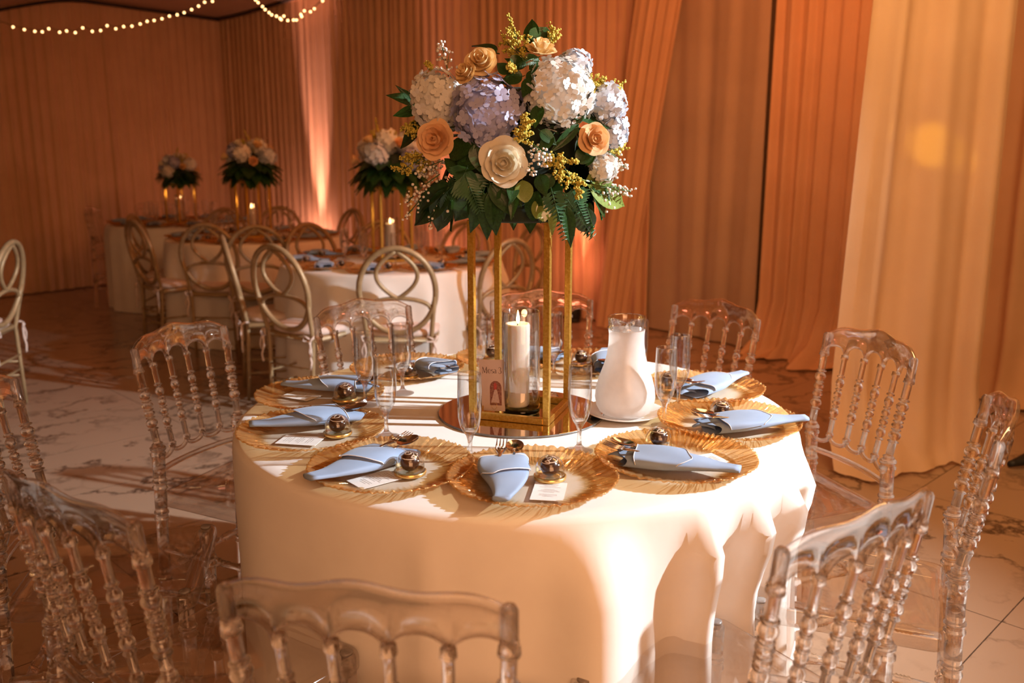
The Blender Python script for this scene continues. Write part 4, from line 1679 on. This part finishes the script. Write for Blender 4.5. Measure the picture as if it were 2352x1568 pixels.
def leaf_mesh(shape, mat, name='leaf'):
    """unit leaf along +y, face +z"""
    nv, hw = 9, {'lance': .17, 'broad': .27, 'round': .42}[shape]
    rows = []
    for j in range(nv + 1):
        t = j / nv
        if shape == 'round': w = hw * math.sin(PI * min(1, t * .96 + .02)) ** .65
        else: w = hw * (math.sin(PI * t ** .72) ** .95)
        w = max(w, .004)
        bend = -.22 * t * t
        rows.append([(-w, t, bend + .07 * w / hw * .6), (-w * .5, t, bend + .02), (0, t, bend - .012), (w * .5, t, bend + .02), (w, t, bend + .07 * w / hw * .6)])
    mb = MB().add(*loft(rows, closed_ring=False))
    mb.add(*tube([(0, -.12, .03), (0, 0, 0), (0, .45, -.05), (0, .9, -.19)], [.012, .012, .008, .003], 4))
    return mb.mesh(name, mat)


LF = {(s, c): leaf_mesh(s, M[c]) for s in ('lance', 'broad', 'round') for c in ('leaf', 'leaf_lime')}


def variegated():
    m, nt, b, out = new_mat('variegated_leaf')
    tc, nz, cr = noise_mix(nt, (.72, .74, .58), (.20, .32, .06), 7.0, lo=.50, hi=.53, detail=5)
    nt.links.new(cr.outputs['Color'], b.inputs['Base Color'])
    setp(b, rough=.4)
    return m


M['variegated'] = variegated()
LF[('round', 'var')] = leaf_mesh('round', M['variegated'])


def leaf(parent, base, tip, face, shape='lance', col='leaf', wid=1.0):
    base, tip = Vector(base), Vector(tip)
    y = tip - base
    L = y.length
    y.normalize()
    z = Vector(face)
    z = z - y * z.dot(y)
    if z.length < 1e-3: z = y.orthogonal()
    z.normalize()
    x = y.cross(z)
    m = Matrix((x * L * wid, y * L, z * L)).transposed().to_4x4()
    m.translation = base
    return put(LF[(shape, col)], 'leaf', parent, m)


def sprig(parent, name, pts_ends, mat_b, r_ball, n_ball, seed, spread, stem_r=.0009):
    """main stem pts_ends[0]->[1] with side twigs carrying tiny blossoms"""
    rr = random.Random(seed)
    a, b = Vector(pts_ends[0]), Vector(pts_ends[1])
    d = b - a
    sm = MB().add(*tube([a, a + d * .5 + Vector((0, 0, .006)), b], stem_r * 1.4, 5))
    bm = MB()
    bv, bf = ico(1)
    for k in range(n_ball):
        t = rr.uniform(.25, 1.03)
        ax = a + d * t
        q = Vector((rr.gauss(0, 1), rr.gauss(0, 1), rr.gauss(0, 1)))
        q = q.normalized() * spread * rr.uniform(.25, 1) * (1.25 - .75 * t)
        p = ax + q
        if rr.random() < .25: sm.add(*tube([a + d * max(0, t - .2), p], stem_r * .6, 3, cap=False))
        s = r_ball * rr.uniform(.7, 1.25)
        bm.add(bv, bf, m=Matrix.Translation(p) @ Matrix.Scale(s, 4))
    o = sm.build(name, M['stem'], parent)
    bo = bm.build('blossom_cluster', M[mat_b], o)
    bo['kind'] = 'stuff'
    return o


def plume(parent, base, tip, seed, n_arm=9, spread=.03, mat='goldenrod', ball=.0026):
    """goldenrod: feathery arms closely set with beads"""
    rr = random.Random(seed)
    a, b = Vector(base), Vector(tip)
    d = b - a
    sm = MB().add(*tube([a, a + d * .5, b], .0012, 5))
    bm = MB()
    bv, bf = ico(1)
    for k in range(n_arm):
        t = .15 + .85 * k / n_arm
        p0 = a + d * t
        q = Vector((rr.gauss(0, 1), rr.gauss(0, .7), rr.gauss(0, 1)))
        q = q - d.normalized() * q.dot(d.normalized())
        q.normalize()
        p1 = p0 + q * spread * (1.15 - .7 * t) + d * .22 + Vector((0, 0, .004))
        sm.add(*tube([p0, p1], .0007, 3, cap=False))
        for i in range(22):
            u = rr.uniform(.1, 1.02)
            c = p0.lerp(p1, u) + Vector((rr.gauss(0, 1), rr.gauss(0, 1), rr.gauss(0, 1))) * .0022
            bm.add(bv, bf, m=Matrix.Translation(c) @ Matrix.Scale(ball * rr.uniform(.7, 1.3), 4))
    o = sm.build('goldenrod_sprig', M['stem'], parent)
    bo = bm.build('blossom_cluster', M[mat], o)
    bo['kind'] = 'stuff'
    return o


def fern(parent, base, tip, face, seed, wid=.035):
    base, tip = Vector(base), Vector(tip)
    y = tip - base
    L = y.length
    y.normalize()
    z = Vector(face); z = (z - y * z.dot(y)).normalized()
    x = y.cross(z)
    mb = MB().add(*tube([base, base + y * L * .5 + z * .004, tip], [.0014, .0011, .0004], 4))
    for k in range(13):
        t = .08 + .9 * k / 13
        w = wid * (1 - .85 * t) * (1 + .2 * math.sin(9 * t))
        for s in (-1, 1):
            p = base + y * L * t
            q = p + x * s * w + y * w * .55 - z * .006
            yy = (q - p)
            l = yy.length
            yy.normalize()
            zz = (z + x * s * .15).normalized()
            xx = yy.cross(zz)
            rows = []
            for j in range(5):
                tt = j / 4
                ww = l * .13 * math.sin(PI * (.15 + .8 * tt)) * (1 + .25 * math.sin(16 * tt))
                c = p + yy * l * tt
                rows.append([c - xx * ww, c - zz * .001, c + xx * ww])
            mb.add(*loft([[tuple(v) for v in r] for r in rows], closed_ring=False))
    return mb.build('fern_frond', M['fern'], parent)


BC = Vector((.012, -.035, 1.455))
BR = Vector((.235, .215, .185))


def bq(px, py, out=0.0):
    """point on the rounded front of the bouquet under the pixel"""
    p = at_y(px, py, BC.y)
    for _ in range(3):
        dz = (p.z - BC.z) / BR.z
        dz = dz if dz > 0 else dz * .45
        e = 1 - ((p.x - BC.x) / BR.x) ** 2 - dz ** 2
        Y = BC.y - BR.y * math.sqrt(max(0.0, e)) * .92 - out
        p = at_y(px, py, Y)
    return p


fa = tag(empty('flower_arrangement', (STC.x, STC.y, MZ + STAND_H)), 'large mixed hydrangea and rose bouquet on the front gold stand', 'flowers', 'flower arrangements on gold stands')
FO = fa.location.copy()


def L_(p): return Vector(p) - FO


MB().add(*sphere(.13, 18, 12, .95), m=Matrix.Translation(L_((BC.x, BC.y, BC.z - .035)))).build('foam_ball', M['foam'], fa)


def outdir(p, front=.55):
    d = (Vector(p) - BC)
    d.normalize()
    return (d + Vector((0, -front, 0))).normalized()


# blooms: px, py, radius in px
for px, py, rp, mk, n, sd, sq in [(1003, 230, 66, 'hyd_white', 96, 1, 1.12), (1122, 258, 90, 'hyd_blue', 150, 2, 1.0), (1283, 215, 88, 'hyd_white', 146, 3, 1.0),
                              (1392, 238, 50, 'hyd_ice', 62, 4, 1.0), (1405, 300, 40, 'hyd_ice', 50, 5, 1.1), (1386, 385, 36, 'hyd_white', 48, 6, 1.0), (1320, 150, 40, 'hyd_ice', 46, 7, 1.0)]:
    p = bq(px, py)
    dist = (p - CAM).dot(_F)
    R = rp * dist / F_PX
    p2 = p + (p - CAM).normalized() * R * .6
    hydrangea(fa, L_(p2), R, mk, n, sd, {1: 'white hydrangea head at left', 2: 'large lilac blue hydrangea head', 3: 'large white hydrangea head', 4: 'pale blue hydrangea head at right', 5: 'ice blue hydrangea head at right', 6: 'small white hydrangea low at right', 7: 'small pale hydrangea behind the white one'}[sd], squash=sq)
for px, py, rp, mk, sd, dd in [(1107, 145, 40, 'rose_yellow', 1, (-.15, -.8, .45)), (1243, 118, 36, 'rose_yellow', 2, (.1, -.4, .9)), (1003, 322, 46, 'rose_peach', 3, (-.25, -.95, .1)),
                               (1362, 320, 40, 'rose_peach', 4, (.25, -.95, .1)), (1156, 372, 57, 'rose_cream', 5, (.05, -1, -.05)), (1072, 170, 30, 'rose_yellow', 6, (-.5, -.6, .4))]:
    p = bq(px, py, .015)
    dist = (p - CAM).dot(_F)
    R = rp * dist / F_PX / 1.02
    p2 = p + (p - CAM).normalized() * R * .45
    rose(fa, L_(p2), dd, R, mk, sd)

# leaves: base px, tip px, shape, colour, width, outward offset
LV = [
    ((1222, 100), (1218, 36), 'broad', 'leaf', 1.0), ((1232, 105), (1262, 50), 'broad', 'leaf', 1.3), ((1225, 108), (1262, 92), 'broad', 'leaf', 1.1), ((1140, 122), (1083, 82), 'lance', 'leaf', .9),
    ((1190, 150), (1160, 128), 'broad', 'leaf', 1), ((1215, 120), (1185, 100), 'broad', 'leaf', 1.2), ((1200, 175), (1150, 185), 'broad', 'leaf', 1.2), ((1225, 180), (1200, 215), 'broad', 'leaf', 1.2), ((1170, 170), (1140, 140), 'broad', 'leaf', 1.2), ((1235, 160), (1215, 195), 'broad', 'leaf', 1.2), ((1185, 160), (1195, 122), 'round', 'leaf', 1), ((1200, 175), (1170, 165), 'broad', 'leaf', 1), ((1215, 160), (1245, 140), 'broad', 'leaf', 1),
    ((965, 240), (899, 213), 'lance', 'leaf', 1.15), ((968, 248), (915, 198), 'lance', 'leaf', .8), ((968, 250), (896, 262), 'lance', 'leaf', 1.1), ((975, 285), (899, 335), 'lance', 'leaf', 1.2),
    ((1330, 275), (1436, 258), 'broad', 'leaf', .85), ((1325, 285), (1345, 240), 'lance', 'leaf', 1), ((1330, 285), (1268, 350), 'lance', 'leaf', .8), ((1325, 375), (1370, 325), 'broad', 'leaf', 1.15),
    ((1345, 380), (1368, 352), 'broad', 'leaf', .9), ((1240, 300), (1280, 330), 'broad', 'leaf', 1.1), ((1270, 310), (1235, 350), 'broad', 'leaf', 1),
    ((1045, 420), (918, 535), 'lance', 'leaf', .8), ((1035, 425), (925, 480), 'lance', 'leaf', .9), ((1030, 430), (990, 553), 'lance', 'leaf', 1.0), ((1040, 430), (1012, 520), 'lance', 'leaf', .9), ((1000, 430), (935, 515), 'lance', 'leaf', .8),
    ((1100, 430), (1036, 522), 'lance', 'leaf', 1.3), ((1105, 440), (1068, 512), 'broad', 'leaf', .9), ((1110, 440), (1083, 540), 'lance', 'leaf', 1.1), ((1120, 440), (1115, 556), 'lance', 'leaf', 1.1), ((1130, 435), (1140, 545), 'lance', 'leaf', 1.2), ((1125, 420), (1183, 497), 'lance', 'leaf', 1.3),
    ((1150, 430), (1160, 510), 'lance', 'leaf', 1.0), ((1170, 420), (1200, 475), 'broad', 'leaf', 1.0), ((1185, 440), (1172, 500), 'lance', 'leaf', 1.0),
    ((1200, 415), (1207, 458), 'round', 'leaf_lime', 1.0), ((1180, 420), (1176, 458), 'broad', 'leaf', 1.0), ((1235, 440), (1215, 508), 'round', 'leaf', .8), ((1240, 455), (1228, 500), 'round', 'leaf_lime', .8), ((1248, 455), (1252, 510), 'round', 'var', .85),
    ((1255, 460), (1245, 520), 'broad', 'leaf', 1.2), ((1270, 470), (1268, 542), 'lance', 'leaf_lime', .9), ((1280, 450), (1300, 520), 'lance', 'leaf', 1.2), ((1300, 470), (1316, 570), 'lance', 'leaf', .9), ((1330, 470), (1366, 560), 'lance', 'leaf', .9), ((1345, 470), (1385, 540), 'lance', 'leaf', 1.0),
    ((1240, 400), (1250, 445), 'broad', 'leaf', 1.2), ((1270, 400), (1240, 440), 'broad', 'leaf', 1.2), ((1345, 415), (1440, 408), 'lance', 'leaf_lime', .7), ((1360, 420), (1425, 470), 'lance', 'leaf', 1.0), ((1350, 425), (1470, 483), 'lance', 'leaf_lime', .8), ((1360, 440), (1410, 500), 'lance', 'leaf', .9),
    ((1030, 350), (1085, 330), 'broad', 'leaf', 1.3), ((1040, 380), (1100, 370), 'broad', 'leaf', 1.2), ((1060, 400), (1020, 360), 'broad', 'leaf', 1.2), ((1080, 350), (1050, 400), 'broad', 'leaf', 1.3), ((1090, 330), (1110, 400), 'broad', 'leaf', 1.1),
    ((1240, 240), (1225, 290), 'broad', 'leaf', 1.1), ((1210, 190), (1235, 220), 'broad', 'leaf', 1.0), ((960, 270), (985, 290), 'broad', 'leaf', 1.0),
]
for i, (b, t, sh, co, wd) in enumerate(LV):
    rr = random.Random(100 + i)
    pb, pt = bq(b[0], b[1], -.015), bq(t[0], t[1], .0)
    pt = pt + Vector((0, rr.uniform(-.03, .025), 0)) if t[1] > 440 or t[0] < 930 or t[0] > 1400 else pt
    face = Vector((rr.uniform(-.45, .45), -1, rr.uniform(.1, .7)))
    leaf(fa, L_(pb), L_(pt), face, sh, co, wd)
# leaves round the sides and back
for k in range(84):
    rr = random.Random(500 + k)
    a = rr.uniform(0, 2 * PI)
    if math.sin(a) < -.35 and rr.random() < .6: a = -a
    el = rr.uniform(-.75, .9)
    d = Vector((math.cos(a) * math.cos(el), math.sin(a) * math.cos(el), math.sin(el)))
    pb = BC + Vector((d.x * .14, d.y * .14, d.z * .10 - .02))
    pt = BC + Vector((d.x * BR.x * 1.02, d.y * BR.y * 1.08, d.z * BR.z * .95 - .03 - (.10 if el < 0 else 0)))
    if (pt - CAM).dot(_F) < 2.06 and abs(pt.x - BC.x) < .2: pt = BC + (pt - BC) * .72
    leaf(fa, L_(pb), L_(pt), d + Vector((0, 0, .5)), rr.choice(['lance', 'broad', 'broad']), 'leaf', rr.uniform(.9, 1.3))
for (b, t, w, s) in [((1065, 395), (1105, 492), .042, 1), ((1290, 440), (1368, 552), .046, 2), ((1075, 380), (1045, 450), .035, 3), ((1310, 430), (1350, 520), .035, 4), ((1240, 130), (1190, 150), .02, 5), ((1265, 430), (1300, 560), .03, 6), ((1050, 420), (1000, 470), .03, 7)]:
    fern(fa, L_(bq(*b)), L_(bq(*t, .01)), (rnd.uniform(-.2, .2), -1, .35), s, w)
for i, (b, t, n, s) in enumerate([((1205, 150), (1178, 60), 12, .030), ((1210, 140), (1160, 95), 9, .025), ((1262, 120), (1272, 68), 8, .022), ((1185, 320), (1218, 278), 12, .026), ((1200, 330), (1205, 300), 8, .024), ((1275, 350), (1330, 440), 16, .032),
                                  ((1260, 390), (1285, 360), 7, .02), ((1340, 210), (1425, 200), 9, .022), ((1350, 190), (1385, 190), 7, .02), ((1390, 350), (1432, 340), 8, .02), ((1000, 345), (915, 395), 11, .03), ((985, 310), (930, 290), 9, .025), ((985, 380), (935, 370), 9, .026), ((1000, 180), (985, 145), 7, .02), ((1300, 140), (1318, 125), 5, .012), ((1195, 165), (1170, 150), 7, .018)]):
    plume(fa, L_(bq(*b, -.01)), L_(bq(*t, .012)), 700 + i, n, s)
for i, (b, t, n, s) in enumerate([((1030, 175), (1015, 105), 34, .034), ((1060, 170), (1085, 120), 12, .018), ((1015, 370), (965, 400), 60, .040), ((1010, 400), (935, 465), 34, .035), ((1000, 430), (930, 500), 16, .03), ((1225, 330), (1255, 370), 46, .032),
                                  ((1200, 380), (1225, 395), 14, .018), ((1380, 430), (1448, 440), 36, .032), ((1370, 440), (1405, 480), 18, .03), ((1320, 165), (1350, 150), 20, .025), ((1400, 350), (1435, 385), 26, .024), ((1030, 430), (985, 520), 12, .03), ((1330, 200), (1350, 175), 10, .02)]):
    sprig(fa, 'babys_breath_sprig', (L_(bq(*b, -.01)), L_(bq(*t, .01))), 'gypso', .0036, int(n * 1.3), 800 + i, s)

# simpler arrangements on the background tables
def bg_arrangement(loc, sc, rot, label, seed):
    rr = random.Random(seed)
    r = tag(empty('flower_arrangement', loc, rot), label, 'flowers', 'flower arrangements on gold stands')
    r.scale = (sc, sc, sc)
    MB().add(*sphere(.14, 14, 10, .8), m=Matrix.Translation((0, 0, .10))).build('foam_ball', M['foam'], r)
    c = Vector((0, 0, .13))
    k = 0
    for i in range(13):
        a = i * 2.4
        el = .05 + 1.2 * (i / 13)
        d = Vector((math.cos(a) * math.cos(el), math.sin(a) * math.cos(el), math.sin(el)))
        p = c + Vector((d.x * .17, d.y * .17, d.z * .15))
        if i % 2 == 0:
            hydrangea(r, p, .072, ['hyd_white', 'hyd_blue', 'hyd_ice'][i // 2 % 3], 42, seed + i, joined=True)
        else:
            mk = ['rose_peach', 'rose_yellow', 'rose_cream'][i // 2 % 3]
            mb = MB().add(*sphere(.3, 8, 6), m=Matrix.Translation((0, 0, .1)))
            for ring, n in enumerate((3, 4, 5, 6)):
                pm = rose_rings(mk)[ring]
                vv = [tuple(v.co) for v in pm.vertices]
                ff = [tuple(q.vertices) for q in pm.polygons]
                for j in range(n):
                    mb.add(vv, ff, m=Matrix.Rotation(2 * PI * (j + .5 * (ring % 2)) / n, 4, 'Z'))
            mb.build('rose', M[mk], r, m=frame(p + d * .025, d) @ Matrix.Scale(.052, 4))
    for i in range(64):
        a = rr.uniform(0, 6.28)
        el = rr.uniform(-.7, .35)
        d = Vector((math.cos(a) * math.cos(el), math.sin(a) * math.cos(el), math.sin(el)))
        leaf(r, c + d * .09, c + Vector((d.x * .27, d.y * .27, d.z * .19 - .05)), d + Vector((0, 0, .6)), rr.choice(['lance', 'broad']), 'leaf', rr.uniform(.9, 1.3))
    for i in range(9):
        a = rr.uniform(0, 6.28)
        d = Vector((math.cos(a) * .5, math.sin(a) * .5, 1)).normalized()
        plume(r, c + d * .08, c + Vector((d.x * .22, d.y * .22, d.z * .21 + (.07 if i == 0 else 0))), seed + 50 + i, 7, .03, ball=.0034)
    return r


index_kids()
for ti, ((x, y, R), sc, hh, lb) in enumerate(zip(BGT, (.98, .95, .82), (.44, .43, .36), ('bouquet on the nearest background table, left of the front bouquet', 'bouquet on the middle background table, left of the pink uplight', 'dark small bouquet on the farthest table'))):
    s2 = tag(empty('flower_stand', (x, y, TZ + .0008), math.radians(25 + 17 * ti)), 'gold stand on the %s background table' % ['nearest', 'middle', 'farthest'][ti], 'stand', 'gold flower stands')
    for sx in (-1, 1):
        for sy in (-1, 1):
            put(post_me, 'post', s2, Matrix.Translation((sx * hs, sy * hs, 0)) @ Matrix.Diagonal((1, 1, hh / STAND_H, 1)))
    for z, nm in ((0.0005, 'base_bar'), (hh - 2 * pw, 'top_bar')):
        for k in range(4):
            put(bar_me, nm, s2, Matrix.Rotation(k * PI / 2, 4, 'Z') @ Matrix.Translation((0, -hs, z)))
    bg_arrangement((x, y, TZ + hh), sc, 1.0 + ti * 1.7, lb, 900 + 20 * ti)

# ------------------------------------------------------------------ black boot at the right edge
sh = at_z(2345, 1075, 0)
so = tag(empty('black_boot', (sh.x + .10, sh.y + .05, 0), math.radians(200)), 'black pointed boot on the floor at right edge of picture', 'boot')
rings = []
for s in np.linspace(0, 1, 12):
    x = -.10 + .27 * s
    w_ = .034 * (1 - .75 * s ** 3) + .004
    h_ = .028 + .085 * (1 - s) ** 1.3
    zb = .008 + .05 * (1 - smooth01(s / .45))
    rings.append([(x, w_ * math.cos(a), zb + h_ * (.5 + .5 * math.sin(a))) for a in np.linspace(0, 2 * PI, 14, endpoint=False)])
MB().add(*loft(rings, cap=True)).build('upper', M['black'], so)
MB().add(*bevbox(-.105, -.075, -.016, .016, 0, .062, .004)).build('heel', M['black'], so)
rings = []
for s in np.linspace(0, 1, 10):
    z = .09 + .42 * s
    rings.append([(-.065 - .03 * s + (.045 + .03 * s) * math.cos(a), (.042 + .03 * s) * math.sin(a), z) for a in np.linspace(0, 2 * PI, 14, endpoint=False)])
MB().add(*loft(rings, cap=True)).build('shaft', M['black'], so)
